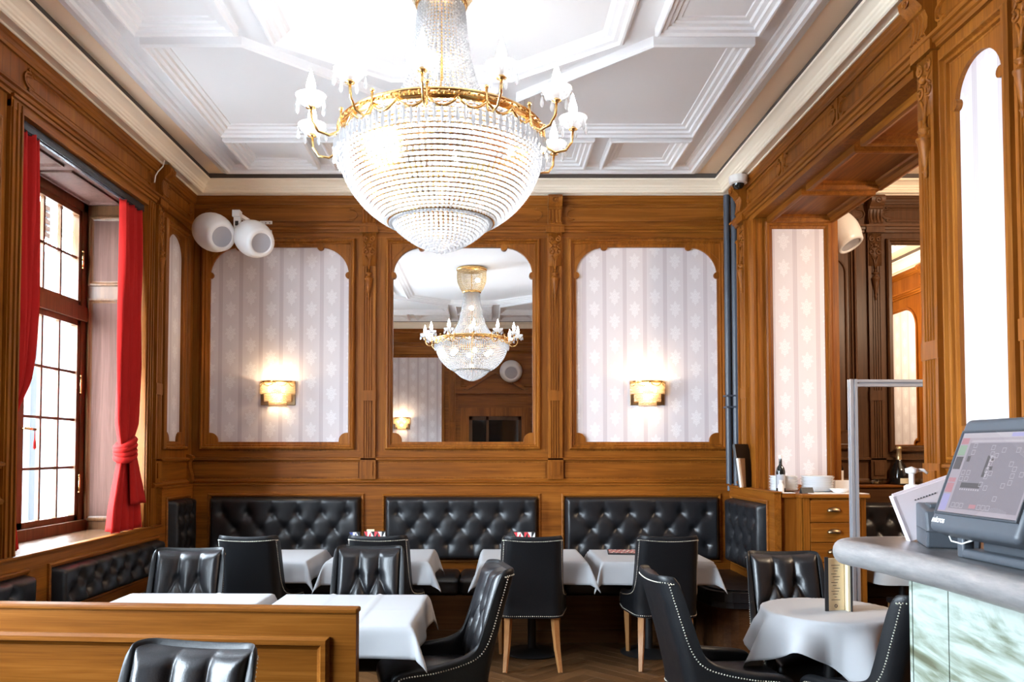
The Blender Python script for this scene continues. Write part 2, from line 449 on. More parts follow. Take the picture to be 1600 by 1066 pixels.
def shaped_panel(W, parent, outer, inner, wood_m, fill_m, fill_name, R=.255, knobs=True, spandrel=True, fill=True):
    """moulded frame, board with the shaped opening and its filling"""
    (a0, a1, b0, b1) = outer; (u0, u1, v0, v1) = inner
    MB().frame(rect(a0, a1, b0, b1), FRAME, W).build('panel_moulding', wood_m, parent)
    op, R = opening(u0, u1, v0, v1, R)
    mb = MB().plate(rect(a0 + .03, a1 - .03, b0 + .03, b1 - .03), [op], -.03, .004, W)
    mb.build('shaped_board', wood_m, parent)
    if knobs:
        k = MB(); rr = min(.03, R * .16)
        for (x, y) in ((u0, v1 - R * 1.0), (u1, v1 - R * 1.0)) + (((u0 + R, v1), (u1 - R, v1)) if (u1 - u0) > 2.2 * R else ()):
            c = [(x + rr * math.cos(2 * PI * i / 14), y + rr * math.sin(2 * PI * i / 14)) for i in range(14)]
            k.prism(c, -.02, .012, lambda p, q, t: W(p, q, t))
        k.build('knob', wood_m, parent, kind='stuff')
    if spandrel:      # shallow carved triangles in the upper corners
        t = MB()
        if R > .2:
            for sx, ux in ((1, a0), (-1, a1)):
                tri = [(ux + sx * .055, b1 - .055), (ux + sx * .19, b1 - .055), (ux + sx * .055, b1 - .19)]
                if sx < 0: tri.reverse()
                t.prism(tri[::-1], .003, .009, lambda p, q, k: W(p, q, k))
            t.build('spandrel', wood_m, parent)
    if fill:
        f = MB().add([W(u0 - .02, v0 - .02, -.018), W(u1 + .02, v0 - .02, -.018), W(u1 + .02, v1 + .02, -.018), W(u0 - .02, v1 + .02, -.018)], [(0, 1, 2, 3)])
        b = MB(); b.box(u0 - .02, u1 + .02, v0 - .02, v1 + .02, -.03, -.018, W)
        return b.build(fill_name, fill_m, parent)

def flute_section(w, n=4, d=.008, proud=.028):
    p = [(-w / 2, 0), (-w / 2, proud)]; e = w * .16; step = (w - 2 * e) / n
    for i in range(n):
        a = -w / 2 + e + i * step
        p += [(a + step * .12, proud), (a + step * .25, proud - d), (a + step * .75, proud - d), (a + step * .88, proud)]
    p += [(w / 2, proud), (w / 2, 0)]
    return p
def pilaster(W, parent, uc, w, wood_m, z0=1.30, z1=3.54, console=True):
    sec = flute_section(w)
    mb = MB().prism(sec, 1.484, z1 - .026, lambda p, q, t: W(uc + p, t, q))
    mb.box(uc - w / 2 - .006, uc + w / 2 + .006, z0, 1.49, 0, .034, W)
    mb.box(uc - w / 2 + .02, uc + w / 2 - .02, z0 + .035, 1.455, .03, .044, W)
    mb.box(uc - w / 2 - .004, uc + w / 2 + .004, 2.0, 2.09, .001, .032, W)
    mb.box(uc - w / 2 - .02, uc + w / 2 + .02, z1 - .03, z1 + .03, 0, .05, W)
    p = mb.build('pilaster', wood_m, parent)
    # carved capital: scrolls, bosses and a leaf tip, on a smooth ground
    c = MB(); c.box(uc - w / 2 + .004, uc + w / 2 - .004, z1 - .33, z1 - .035, .02, .029, W)
    def scroll(cx, cz, r, sg, turns=1.4):
        path = []
        for i in range(15):
            a = i / 14 * turns * 2 * PI; q = r * (1 - .72 * i / 14)
            path.append(W(uc + cx + sg * q * math.sin(a), z1 + cz + q * math.cos(a), .031))
        c.tube(path, .0085, 6)
    s = w / .125
    for sg in (-1, 1):
        scroll(sg * .03 * s, -.085, .026 * s, sg); scroll(sg * .034 * s, -.205, .028 * s, -sg, 1.1)
        c.tube([W(uc + sg * .05 * s, z1 - .115, .03), W(uc + sg * .022 * s, z1 - .15, .032), W(uc + sg * .052 * s, z1 - .18, .03)], .008, 6)
        c.tube([W(uc + sg * .03 * s, z1 - .24, .03), W(uc + sg * .01 * s, z1 - .28, .032), W(uc, z1 - .36, .03)], .009, 6)
    o = W(uc, z1 - .145, .032); c.spheres([o], .021 * s, 2)
    c.build('carved_capital', wood_m, p, smooth=True)
    # turned half drop
    prof = [(.0, -.20), (.008, -.195), (.006, -.18), (.014, -.165), (.006, -.155), (.012, -.13), (.024, -.05), (.028, -.02), (.033, -.012), (.033, .0), (.02, .006), (.014, .03), (.026, .036), (.026, .046), (.012, .052), (.006, .075), (.0, .08)]
    d = MB().lathe([(r * s * 1.2, z) for r, z in prof], 12)
    o = W(uc, z1 - .44, .03); d.xf(Matrix.Translation(o)); d.build('turned_drop', 'oak_z' if 'walnut' not in wood_m else wood_m, p, smooth=True)
    if console:
        k = MB(); hw = w / 2
        side = [(0, 3.57), (.05, 3.57), (.065, 3.60), (.05, 3.63), (.046, 3.68), (.06, 3.715), (.075, 3.72), (.075, 3.735), (.085, 3.745), (.115, 3.775), (.12, 3.81), (.10, 3.835), (0, 3.835)]
        k.prism(side, -hw, hw, lambda a, b, t: W(uc + t, b, a))
        for i in range(4):
            t = -hw + w * (i + .5) / 4
            k.tube([W(uc + t, 3.59, .062), W(uc + t, 3.63, .052), W(uc + t, 3.68, .048), W(uc + t, 3.712, .058)], w * .085, 6)
        ring = [W(uc + .024 * math.cos(a) * s, 3.785 + .022 * math.sin(a), .118) for a in [2 * PI * i / 14 for i in range(14)]]
        k.tube(ring, .0055, 5, True); k.spheres([W(uc, 3.785, .118)], .010, 1)
        k.build('console_bracket', wood_m, p, auto=40)
    return p
def frieze_panel(W, parent, u0, u1, wood_m, z0=3.615, z1=3.755):
    r = (z1 - z0) / 2 * .8; p = []
    for (cx, a0) in ((u1 - r * .6, -PI / 2), (u0 + r * .6, PI / 2)):
        sg = 1 if a0 < 0 else -1
        p += [(cx, (z0 if sg > 0 else z1))]
        p += [(cx + sg * .012, (z0 + .012 if sg > 0 else z1 - .012))]
        for i in range(9):
            a = -PI / 2 + PI * i / 8
            p.append((cx + sg * r * .9 * math.cos(a), (z0 + z1) / 2 + sg * r * .86 * math.sin(a)))
        p += [(cx + sg * .012, (z1 - .012 if sg > 0 else z0 + .012)), (cx, (z1 if sg > 0 else z0))]
    MB().frame(p, [(0, 0), (.0, .012), (.01, .012), (.018, -.006), (.03, .003)], W).build('frieze_moulding', wood_m, parent)
def hprof(W, prof, u0, u1): return MB().prism(prof, u0, u1, lambda a, b, t: W(t, b, a))
CROWN = [(0, 3.775), (.012, 3.775), (.018, 3.79), (.024, 3.795), (.028, 3.815), (.034, 3.822), (.036, 3.848), (0, 3.848)]
ARCH = [(0, 3.515), (.02, 3.515), (.024, 3.535), (.036, 3.54), (.04, 3.56), (.055, 3.565), (.055, 3.58), (.015, 3.59), (0, 3.59)]
CHAIR = [(0, 1.455), (.012, 1.455), (.016, 1.468), (.034, 1.472), (.034, 1.486), (.012, 1.494), (0, 1.494)]
RAIL = [(0, 1.262), (.022, 1.262), (.03, 1.275), (.03, 1.285), (.016, 1.292), (.008, 1.305), (0, 1.305)]
def panelling(W, parent, u0, u1, ws, horiz, rails=(CROWN, ARCH, CHAIR, RAIL)):
    for nm, pr in zip(('crown_moulding', 'architrave', 'chair_rail', 'dado_rail'), rails):
        hprof(W, pr, u0, u1).build(nm, horiz, parent)

# ------------------------------------------------------------------ back wall
wall_back = structure('wall_back')
holes = []
PAPERS = [(-2.50, -1.255, 1.632, 3.385), (-.857, .397, 1.632, 3.385), (.788, 2.058, 1.632, 3.385)]
OUT = [(-2.575, -1.195, 1.562, 3.46), (-.92, .465, 1.562, 3.46), (.72, 2.125, 1.562, 3.46)]
MB().plate(rect(-2.75, 2.3, 0, 3.9), [rect(a + .03, b - .03, c + .03, d - .03) for a, b, c, d in OUT], -.05, 0, WBK).build('panel_ground', 'oak_z', wall_back)
MB().box(LW, RW, 3.59, 3.776, 0, .004, WBK).build('frieze_board', 'oak_x', wall_back)
MB().box(LW, RW, 3.475, 3.516, 0, .004, WBK).box(LW, RW, 1.494, 1.548, 0, .004, WBK).build('rail_board', 'oak_x', wall_back)
MB().box(-2.75, 2.3, BW + .05, BW + .15, 0, 4.2).build('wall_core', 'oak_x', wall_back)
panelling(WBK, wall_back, LW, RW, 'oak_z', 'oak_x')
for i, (o, p) in enumerate(zip(OUT, PAPERS)):
    shaped_panel(WBK, wall_back, o, p, 'oak_z', 'wallpaper_x', 'wallpaper_panel', fill=(i != 1))
for u in (-1.07, .598): pilaster(WBK, wall_back, u, .125, 'oak_z')
for a, b in ((-2.55, -1.19), (-.95, .48), (.72, 2.12)): frieze_panel(WBK, wall_back, a, b, 'oak_x')
for a, b in ((LW, -1.14), (-1.0, .53), (.665, RW)):
    MB().box(a + .02, b - .02, 1.315, 1.445, 0, .007, WBK).build('dado_panel', 'oak_x', wall_back)
mir = MB().box(-.88, .42, BW + .016, BW + .03, 1.61, 3.41).build('wall_mirror', 'mirror_glass')
tag(mir, 'tall arched mirror set in the middle of the panelled back wall, reflecting the chandelier', 'mirror')

# ------------------------------------------------------------------ left wall with two window recesses
wall_left = structure('wall_left')
WZ0, WZ1 = .955, 3.45
WIN = [(4.46, 6.12), (.9, 3.3)]
HL = [rect(a, b, WZ0 - .02, WZ1) for a, b in WIN]
PL = (6.47, 6.98, 1.562, 3.46); PP = (6.55, 6.90, 1.632, 3.385)
PL2 = (3.62, 4.30, 1.562, 3.35)
MB().plate(rect(FW - .2, BW + .1, 0, 3.9), HL + [rect(PL[0] + .03, PL[1] - .03, PL[2] + .03, PL[3] - .03)], -.06, 0, WLF).build('panel_ground', 'oak_z', wall_left)
mb = MB()
for y0, y1 in ((FW - .2, .855), (3.345, 4.415), (6.165, BW + .1)): mb.box(LW - .55, LW - .06, y0, y1, 0, 4.2)
for y0, y1 in WIN: mb.box(LW - .55, LW - .06, y0 - .044, y1 + .044, 0, WZ0 - .035); mb.box(LW - .55, LW - .06, y0 - .044, y1 + .044, WZ1 + .035, 4.2)
mb.build('wall_core', 'oak_z', wall_left)
for nm, pr in (('crown_moulding', CROWN), ('architrave', ARCH)): hprof(WLF, pr, FW, BW).build(nm, 'oak_y', wall_left)
for a, b in ((6.30, BW), (3.42, 4.34)):
    hprof(WLF, CHAIR, a, b).build('chair_rail', 'oak_y', wall_left); hprof(WLF, RAIL, a, b).build('dado_rail', 'oak_y', wall_left)
shaped_panel(WLF, wall_left, PL, PP, 'oak_z', 'wallpaper_y', 'wallpaper_panel', knobs=False)
MB().box(6.45, 7.1, 1.315, 1.445, 0, .007, WLF).build('dado_panel', 'oak_y', wall_left)
pilaster(WLF, wall_left, 6.36, .11, 'oak_z')
frieze_panel(WLF, wall_left, 6.5, 7.05, 'oak_y')
for a, b in ((4.5, 6.22),): frieze_panel(WLF, wall_left, a, b, 'oak_y')
MB().prism([(0, 1.27), (.03, 1.27), (.05, 1.29), (.046, 1.34), (.028, 1.40), (.024, 1.45), (.04, 1.48), (.055, 1.485), (.055, 1.505), (.02, 1.52), (0, 1.52)], 7.02, 7.09, lambda a, b, t: WLF(t, b, a)).build('corner_corbel', 'oak_y', wall_left)
# window architraves (flat casing with mouldings round each recess)
for y0, y1 in WIN:
    m2 = MB()
    for a, b in ((y0 - .12, y0), (y1, y1 + .12)):
        m2.box(a, b, .955, WZ1 + .04, 0, .022, WLF); c = (a + b) / 2
        for q in (-.045, .0, .04): m2.box(c + q - .007, c + q + .007, .955, WZ1 + .04, .022, .034, WLF)
    m2.build('window_casing', 'oak_z', wall_left)
    m3 = MB().box(y0 - .12, y1 + .12, WZ1, WZ1 + .075, 0, .026, WLF); m3.box(y0 - .12, y1 + .12, WZ1 + .055, WZ1 + .075, .026, .04, WLF)
    m3.build('window_head', 'oak_y', wall_left)
# near pier panels
for z0, z1 in ((1.56, 3.36), (.99, 1.26)):
    MB().frame(rect(3.5, 4.26, z0, z1), [(0, 0), (0, .03), (.02, .038), (.035, .03), (.04, .012), (.07, .012), (.075, 0)], WLF).build('panel_moulding', 'oak_z', wall_left)
MB().box(3.52, 4.22, 1.33, 1.43, 0, .012, WLF).build('dado_panel', 'oak_y', wall_left)
# recess linings
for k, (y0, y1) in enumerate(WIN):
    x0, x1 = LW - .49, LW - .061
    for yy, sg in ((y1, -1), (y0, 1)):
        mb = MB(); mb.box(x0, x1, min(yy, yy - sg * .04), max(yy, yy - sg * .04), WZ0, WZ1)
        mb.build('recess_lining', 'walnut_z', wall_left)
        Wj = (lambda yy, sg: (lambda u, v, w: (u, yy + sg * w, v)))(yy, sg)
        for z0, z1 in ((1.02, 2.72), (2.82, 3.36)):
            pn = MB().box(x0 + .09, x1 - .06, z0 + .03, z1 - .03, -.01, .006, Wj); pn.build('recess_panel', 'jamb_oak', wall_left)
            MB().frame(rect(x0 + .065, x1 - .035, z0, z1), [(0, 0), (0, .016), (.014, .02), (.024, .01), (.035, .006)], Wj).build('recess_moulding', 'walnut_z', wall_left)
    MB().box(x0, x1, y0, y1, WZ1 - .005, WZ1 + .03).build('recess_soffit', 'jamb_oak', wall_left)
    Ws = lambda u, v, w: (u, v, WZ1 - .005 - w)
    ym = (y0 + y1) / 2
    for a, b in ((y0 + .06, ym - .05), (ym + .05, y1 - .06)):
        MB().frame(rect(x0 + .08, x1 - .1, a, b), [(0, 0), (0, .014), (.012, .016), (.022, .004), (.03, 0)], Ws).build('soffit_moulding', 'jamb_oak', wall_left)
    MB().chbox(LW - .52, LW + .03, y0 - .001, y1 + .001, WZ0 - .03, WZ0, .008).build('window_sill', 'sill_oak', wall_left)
    # the window itself
    win = structure('window_%d' % (k + 1))
    XW = LW - .47
    f = MB(); D0, D1 = XW - .05, XW + .03
    f.box(D0, D1, y0, y0 + .07, WZ0, WZ1); f.box(D0, D1, y1 - .07, y1, WZ0, WZ1)
    f.box(D0, D1, y0, y1, WZ1 - .07, WZ1); f.box(D0, D1 + .03, y0, y1, WZ0, WZ0 + .075)
    f.box(D0, D1 + .02, y0, y1, 2.54, 2.645)
    f.build('window_frame', 'walnut_z', win)
    ci = (y0 + .07, ym, y1 - .07)
    for a, b in ((ci[0], ci[1]), (ci[1], ci[2])):
        for z0, z1, rows in ((WZ0 + .075, 2.54, 4), (2.645, WZ1 - .07, 2)):
            s = MB(); e = .042
            s.box(XW - .03, XW + .02, a, a + e, z0, z1); s.box(XW - .03, XW + .02, b - e, b, z0, z1)
            s.box(XW - .03, XW + .02, a, b, z0, z0 + e); s.box(XW - .03, XW + .02, a, b, z1 - e, z1)
            sash = s.build('sash', 'walnut_z', win)
            w = (b - a - 2 * e) / 3; h = (z1 - z0 - 2 * e) / rows
            g = MB()
            for i in range(1, 3): g.box(XW - .018, XW + .008, a + e + i * w - .011, a + e + i * w + .011, z0 + e, z1 - e)
            for j in range(1, rows): g.box(XW - .016, XW + .006, a + e, b - e, z0 + e + j * h - .009, z0 + e + j * h + .009)
            g.build('glazing_bars', 'walnut_z', sash)
            for i in range(3):
                for j in range(rows):
                    MB().box(XW - .006, XW - .003, a + e + i * w, a + e + (i + 1) * w, z0 + e + j * h, z0 + e + (j + 1) * h).build('pane', 'pane_glass', sash)
    hg = MB()
    for z in (1.25, 2.0, 2.95):
        hg.lathe([(.009, 0), (.009, .11)], 8, (XW + .034, y1 - .075, z)); hg.spheres([(XW + .034, y1 - .075, z - .008), (XW + .034, y1 - .075, z + .118)], .011, 1)
    hg.build('hinge', 'brass', win, smooth=True)
    hd = MB().tube([(XW + .03, ym, 1.70), (XW + .065, ym + .005, 1.70), (XW + .07, ym + .10, 1.695)], .009, 6); hd.build('window_handle', 'brass', win, smooth=True)
    if k == 0:
        t = MB().lathe([(0, 0), (.010, .01), (.008, .05), (.004, .07), (.002, .13), (0, .13)], 8, (XW + .07, ym + .09, 1.56)); tag(t.build('tassel', 'curtain_red'), 'small red tassel hanging from the window handle', 'tassel')

# ------------------------------------------------------------------ right wall with the wide opening
wall_right = structure('wall_right')
OY0, OY1, OZ = 4.02, 6.49, 3.455
TH = .66
NP = (3.29, 3.79, 1.50, 3.44); NPI = (3.37, 3.71, 1.585, 3.345)
SP = (6.97, 7.10, 1.562, 3.30); SPI = (7.0, 7.075, 1.632, 3.25)
MB().plate([(FW - .2, 0), (OY0, 0), (OY0, OZ), (OY1, OZ), (OY1, 0), (BW + .1, 0), (BW + .1, 3.9), (FW - .2, 3.9)],
           [rect(NP[0] + .03, NP[1] - .03, NP[2] + .03, NP[3] - .03)], -.05, 0, WRT).build('panel_ground', 'oak_z', wall_right)
mb = MB(); mb.box(RW + .05, RW + TH, OY0 - .0, OY1, OZ + .02, 4.2); mb.box(RW + .05, RW + TH, FW - .2, OY0 - .03, 0, 4.2); mb.box(RW + .05, RW + TH, OY1 + .035, BW + .1, 0, 4.2)
mb.build('wall_core', 'oak_z', wall_right)
for nm, pr in (('crown_moulding', CROWN), ('architrave', ARCH)): hprof(WRT, pr, FW, BW).build(nm, 'oak_y', wall_right)
for a, b in ((FW, 3.83), (6.95, BW)):
    hprof(WRT, CHAIR, a, b).build('chair_rail', 'oak_y', wall_right); hprof(WRT, RAIL, a, b).build('dado_rail', 'oak_y', wall_right)
shaped_panel(WRT, wall_right, NP, NPI, 'oak_z', 'wallpaper_y', 'wallpaper_panel')
# narrow paper strip beside the corner
MB().box(7.0, 7.075, 1.632, 3.1, 0, .006, WRT).lathe([(.0001, 0), (.0375, 0)], 16, (0, 0, 0), cap=False).build('wallpaper_strip', 'wallpaper_y', wall_right) if False else None
def arch_strip(W, parent, u0, u1, z0, z1, m, name):
    r = (u1 - u0) / 2
    p = [(u0 + r * .5, z0), (u1 - r * .5, z0), (u1 - r * .4, z0 + .05), (u1, z0 + .09)] + [(u1 - r + r * math.cos(PI * i / 12), z1 - r * 2 + 2 * r * math.sin(PI * i / 12)) for i in range(13)] + [(u0, z0 + .09), (u0 + r * .4, z0 + .05)]
    MB().prism(p, 0, .006, lambda a, b, t: W(a, b, t)).build(name, m, parent)
arch_strip(WRT, wall_right, 6.985, 7.085, 1.632, 3.30, 'wallpaper_y', 'wallpaper_panel')
MB().frame(rect(6.95, 7.12, 1.56, 3.40), [(0, 0), (0, .02), (.012, .024), (.02, .008), (.026, 0)], WRT).build('panel_moulding', 'oak_z', wall_right)
pilaster(WRT, wall_right, 6.80, .13, 'oak_z'); pilaster(WRT, wall_right, 3.92, .14, 'oak_z'); pilaster(WRT, wall_right, 3.20, .11, 'oak_z')
MB().box(6.50, 6.60, 0, OZ, 0, .03, WRT).box(6.60, 6.64, 0, OZ, 0, .018, WRT).build('opening_casing', 'oak_z', wall_right)
m3 = MB().box(OY0, OY1 + .09, OZ - .0, OZ + .06, 0, .03, WRT).box(OY0, OY1 + .09, OZ + .04, OZ + .06, .03, .045, WRT); m3.build('opening_head', 'oak_y', wall_right)
for a, b in ((4.02, 4.92), (5.0, 5.86), (5.94, 6.70)): frieze_panel(WRT, wall_right, a, b, 'oak_y')
for y in (4.96, 5.90): MB().box(y - .012, y + .012, 3.60, 3.77, 0, .01, WRT).build('frieze_divider', 'oak_z', wall_right)
for a, b in ((3.28, 3.84), (2.2, 3.12)): frieze_panel(WRT, wall_right, a, b, 'oak_y')
# opening linings
WJ = lambda u, v, w: (u, OY1 - w, v)
MB().box(RW + .051, RW + TH, OY1, OY1 + .035, 0, OZ + .02).build('jamb_lining', 'oak_z', wall_right)
MB().frame(rect(RW + .06, RW + TH - .06, 1.22, OZ - .03), [(0, 0), (0, .022), (.012, .03), (.03, .03), (.038, .014), (.055, .010), (.062, 0)], WJ).build('jamb_moulding', 'oak_z', wall_right)
MB().box(RW + .12, RW + TH - .12, 1.28, OZ - .09, -.01, .006, WJ).build('wallpaper_panel', 'wallpaper_x', wall_right)
MB().box(RW + .051, RW + TH, OY0 - .035, OY0, 0, OZ + .02).build('jamb_lining', 'oak_z', wall_right)
WS = lambda u, v, w: (u, v, OZ - w)
MB().box(RW + .051, RW + TH, OY0, OY1, OZ, OZ + .018).build('opening_soffit', 'oak_y', wall_right)
for a, b in ((OY0 + .03, 4.82), (4.90, 5.66), (5.74, OY1 - .03)):
    MB().frame(rect(RW + .07, RW + TH - .05, a, b), [(0, 0), (0, .045), (.02, .05), (.04, .045), (.05, .02), (.075, .012), (.085, 0)], WS).build('soffit_moulding', 'oak_y', wall_right)

# ------------------------------------------------------------------ ceiling, cornice
ceiling = structure('ceiling')
MB().box(LW - .6, 5.6, FW - .2, BW + .2, CEIL + .02, CEIL + .2).build('ceiling_slab', 'plaster', ceiling)
WC = lambda u, v, w: (u + XC, v, CEIL - w)
BX, BY0, BY1 = 2.06, FW + .26, BW - .28
room = rect(LW - XC, RW - XC, FW, BW)
MB().frame(room, [(.10, .0), (.42, .0)], WC).build('warm_light_band', 'plaster_warm_light', ceiling)  # ceiling margin with the warm light painted in
MB().box(LW + .35, RW - .35, FW + .35, BW - .35, CEIL - .001, CEIL + .02).build('ceiling_field', 'plaster', ceiling)
border = [(-BX, BY0), (BX, BY0), (BX, BY1), (-BX, BY1)]
MB().frame(border, [(-.02, 0), (-.02, .012), (0, .012), (.0, .028), (.05, .052), (.075, .052), (.085, .034), (.105, .034), (.115, .015), (.14, .010), (.15, 0)], WC).build('border_moulding', 'plaster', ceiling)
COF = [(0, 0), (0, .052), (.012, .062), (.022, .062), (.030, .046), (.055, .042), (.062, .028), (.088, .024), (.096, .010), (.125, .008), (.130, 0)]
def coffer(poly, name='coffer_moulding'): MB().frame(poly, COF, WC).build(name, 'plaster', ceiling)
YM = 3.24
fl = lambda p: [(x, 2 * YM - y) for x, y in p][::-1]
nx = lambda p: [(-x, y) for x, y in p][::-1]
pent = [(1.21, 4.62), (1.81, 4.62), (1.81, 6.01), (.43, 6.01), (.43, 5.36)]
for p in (pent, nx(pent), fl(pent), fl(nx(pent))): coffer(p)
for i in range(5):
    a = -1.81 + i * .7475; p = rect(a, a + .63, 6.08, 6.70); coffer(p); coffer(fl(p))
for sg in (1, -1):
    for y0, y1 in ((3.72, 4.53), (2.80, 3.64), (1.95, 2.72)):
        p = rect(1.20, 1.81, y0, y1); coffer(p if sg > 0 else nx(p))
p = rect(-.31, .31, 5.24, 6.01); coffer(p); coffer(fl(p))
octo = [(1.04, 1.86), (1.04, 4.62), (.40, 5.11), (-.40, 5.11), (-1.04, 4.62), (-1.04, 1.86), (-.40, 1.37), (.40, 1.37)]
MB().frame(octo, [(0, 0), (0, .05), (.015, .062), (.03, .062), (.042, .046), (.07, .042), (.08, .028), (.11, .022), (.12, .008), (.135, 0)], WC).build('octagon_moulding', 'plaster', ceiling)
CORN = [(0, 3.99), (0, 3.846), (.045, 3.846), (.05, 3.854), (.098, 3.856), (.10, 3.846), (.112, 3.844), (.122, 3.850), (.124, 3.862), (.134, 3.868), (.137, 3.880), (.146, 3.888), (.150, 3.902), (.172, 3.918), (.19, 3.928), (.205, 3.932), (.21, 3.945)]
cornice_h = [(d, CEIL - z) for d, z in CORN]
tr = structure('trim_1')
MB().frame(room, cornice_h, WC).build('cornice', 'cornice_warm_light', tr, auto=30)
MB().frame(room, [(.207, CEIL - 3.945), (.195, CEIL - 3.945), (.195, 0)], WC).build('painted_gap_shade', 'gap_shade_paint', tr)  # strip coloured dark as the shade between cornice and ceiling

# ------------------------------------------------------------------ floor
floor = structure('floor')
MB().box(LW - .6, 5.6, FW - .2, BW + .2, -.1, -.004).build('floor_base', 'floor_oak_b', floor)
PLk, PW = .62, .105
meA = []
for mm in FL:
    b = MB().rbox(.001, PLk - .001, .001, PW - .001, -.012, 0, .0012, 1); b.v = [(y, x, z) for x, y, z in b.v]
    o = b.build('plank', mm, floor); meA.append(o.data); bpy.data.objects.remove(o)
R45 = Matrix.Rotation(PI / 4, 4, 'Z')
cnt = 0
for n in range(-60, 60):
    for m in range(-8, 9):
        for kind in (0, 1):
            ox, oy = n * PW + m * PLk, n * PW - m * PLk
            cx, cy = (ox + PLk / 2, oy + PW / 2) if kind == 0 else (ox + PW / 2, oy + PW + PLk / 2)
            c = R45 @ Vector((cx, cy, 0)); c += Vector((.3, 5.7, 0))
            if -.95 < c.x < 1.9 and 4.75 < c.y < 6.75:
                o = bpy.data.objects.new('plank', random.choice(meA)); COL.objects.link(o); o.parent = floor
                # mesh runs along +y, width along +x
                if kind == 0: mat = Matrix.Translation((ox, oy + PW, 0)) @ Matrix.Rotation(-PI / 2, 4, 'Z')
                else: mat = Matrix.Translation((ox, oy + PW, 0))
                T = Matrix.Translation((.3, 5.7, 0)) @ R45 @ mat
                o.matrix_local = T; cnt += 1

# ------------------------------------------------------------------ front wall (behind the camera, seen in the mirror)
wall_front = structure('wall_front')
MB().box(-2.75, 2.3, FW - .2, FW, 0, 4.2).build('panel_ground', 'oak_x', wall_front)
panelling(WFR, wall_front, LW, RW, 'oak_z', 'oak_x')
shaped_panel(WFR, wall_front, (-2.5, -.82, 1.562, 3.36), (-2.43, -.89, 1.632, 3.29), 'oak_z', 'wallpaper_x', 'wallpaper_panel', R=.06, knobs=False, spandrel=False, fill=False)
MB().box(-2.46, -.86, 1.60, 3.32, .002, .006, WFR).build('wallpaper_panel', 'wallpaper_x', wall_front)
pilaster(WFR, wall_front, -.68, .13, 'oak_z'); pilaster(WFR, wall_front, 1.15, .13, 'oak_z')
MB().frame(rect(-.52, 1.02, 2.75, 3.44), FRAME, WFR).build('panel_moulding', 'oak_x', wall_front)
door = structure('door_1')
DX0, DX1 = -.36, .62
d = MB(); 
for a, b in ((DX0 - .16, DX0), (DX1, DX1 + .16)): d.box(a, b, 0, 2.3, 0, .05, WFR); d.box(a + .05, b - .05, 0, 2.25, .05, .065, WFR)
d.box(DX0 - .16, DX1 + .16, 2.2, 2.36, 0, .055, WFR); d.build('door_case', 'oak_z', door)
d = MB().box(DX0 - .2, DX1 + .2, 2.36, 2.62, 0, .05, WFR).box(DX0 - .1, DX1 + .1, 2.45, 2.53, .05, .065, WFR); d.build('door_frieze', 'oak_x', door)
d = MB().box(DX0 - .25, DX1 + .25, 2.62, 2.69, 0, .12, WFR); xm = (DX0 + DX1) / 2
d.prism([(xm - .5, 2.69), (xm + .5, 2.69), (xm, 3.02)], 0, .06, lambda a, b, t: WFR(a, b, t))
for sg in (-1, 1): d.prism([(xm, 3.08), (xm, 3.0), (xm + sg * .52, 2.69), (xm + sg * .60, 2.71)], .02, .12, lambda a, b, t: WFR(a, b, t))
d.build('pediment', 'oak_x', door)
MB().box(DX0, DX1, 0, 2.2, .0, .01, WFR).build('door_glass', 'black_glass', door)
d = MB(); d.box(DX0, DX0 + .06, 0, 2.2, .01, .03, WFR); d.box(DX1 - .06, DX1, 0, 2.2, .01, .03, WFR); d.box(DX0 + .32, DX0 + .37, 0, 2.2, .01, .03, WFR); d.box(DX0, DX1, 0, .25, .01, .03, WFR); d.box(DX0, DX1, 2.13, 2.2, .01, .03, WFR)
d.build('door_stile', 'walnut_z', door)
MB().tube([WFR(DX0 + .42, 1.60, .03), WFR(DX0 + .42, 1.62, .07), WFR(DX0 + .42, 1.72, .07)], .012, 6).build('door_handle', 'brass', door)

# ------------------------------------------------------------------ the next room, seen through the opening
RX0, RX1 = RW + TH, 5.35
wall_far = structure('wall_next_room_back')
WB2 = WBK
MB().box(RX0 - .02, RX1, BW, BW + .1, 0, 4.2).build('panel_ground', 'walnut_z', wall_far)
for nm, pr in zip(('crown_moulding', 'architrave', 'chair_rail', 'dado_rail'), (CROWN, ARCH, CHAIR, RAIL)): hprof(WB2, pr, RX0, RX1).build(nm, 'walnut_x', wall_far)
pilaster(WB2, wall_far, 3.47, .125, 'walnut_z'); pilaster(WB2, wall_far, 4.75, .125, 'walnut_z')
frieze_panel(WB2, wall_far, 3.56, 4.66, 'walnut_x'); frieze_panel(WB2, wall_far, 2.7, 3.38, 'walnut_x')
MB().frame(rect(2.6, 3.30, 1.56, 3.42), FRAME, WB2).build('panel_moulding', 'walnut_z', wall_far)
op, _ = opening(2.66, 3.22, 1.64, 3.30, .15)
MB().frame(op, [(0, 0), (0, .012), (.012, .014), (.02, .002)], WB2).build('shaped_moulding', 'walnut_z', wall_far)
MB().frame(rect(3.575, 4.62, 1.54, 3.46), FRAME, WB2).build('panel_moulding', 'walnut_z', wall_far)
mm = MB().box(3.63, 4.56, BW - .008, BW - .001, 1.60, 3.40).build('mirror', 'mirror_glass')
tag(mm, 'dark framed mirror on the far wall of the next room behind the plexiglass screen', 'mirror')
wall_far2 = structure('wall_next_room_right')
MB().box(RX1, RX1 + .1, FW - .2, BW + .1, 0, 4.2).build('panel_ground', 'oak_z', wall_far2)
WR2 = lambda u, v, w: (RX1 - w, u, v)
for nm, pr in zip(('crown_moulding', 'architrave', 'chair_rail', 'dado_rail'), (CROWN, ARCH, CHAIR, RAIL)): hprof(WR2, pr, FW, BW).build(nm, 'oak_y', wall_far2)
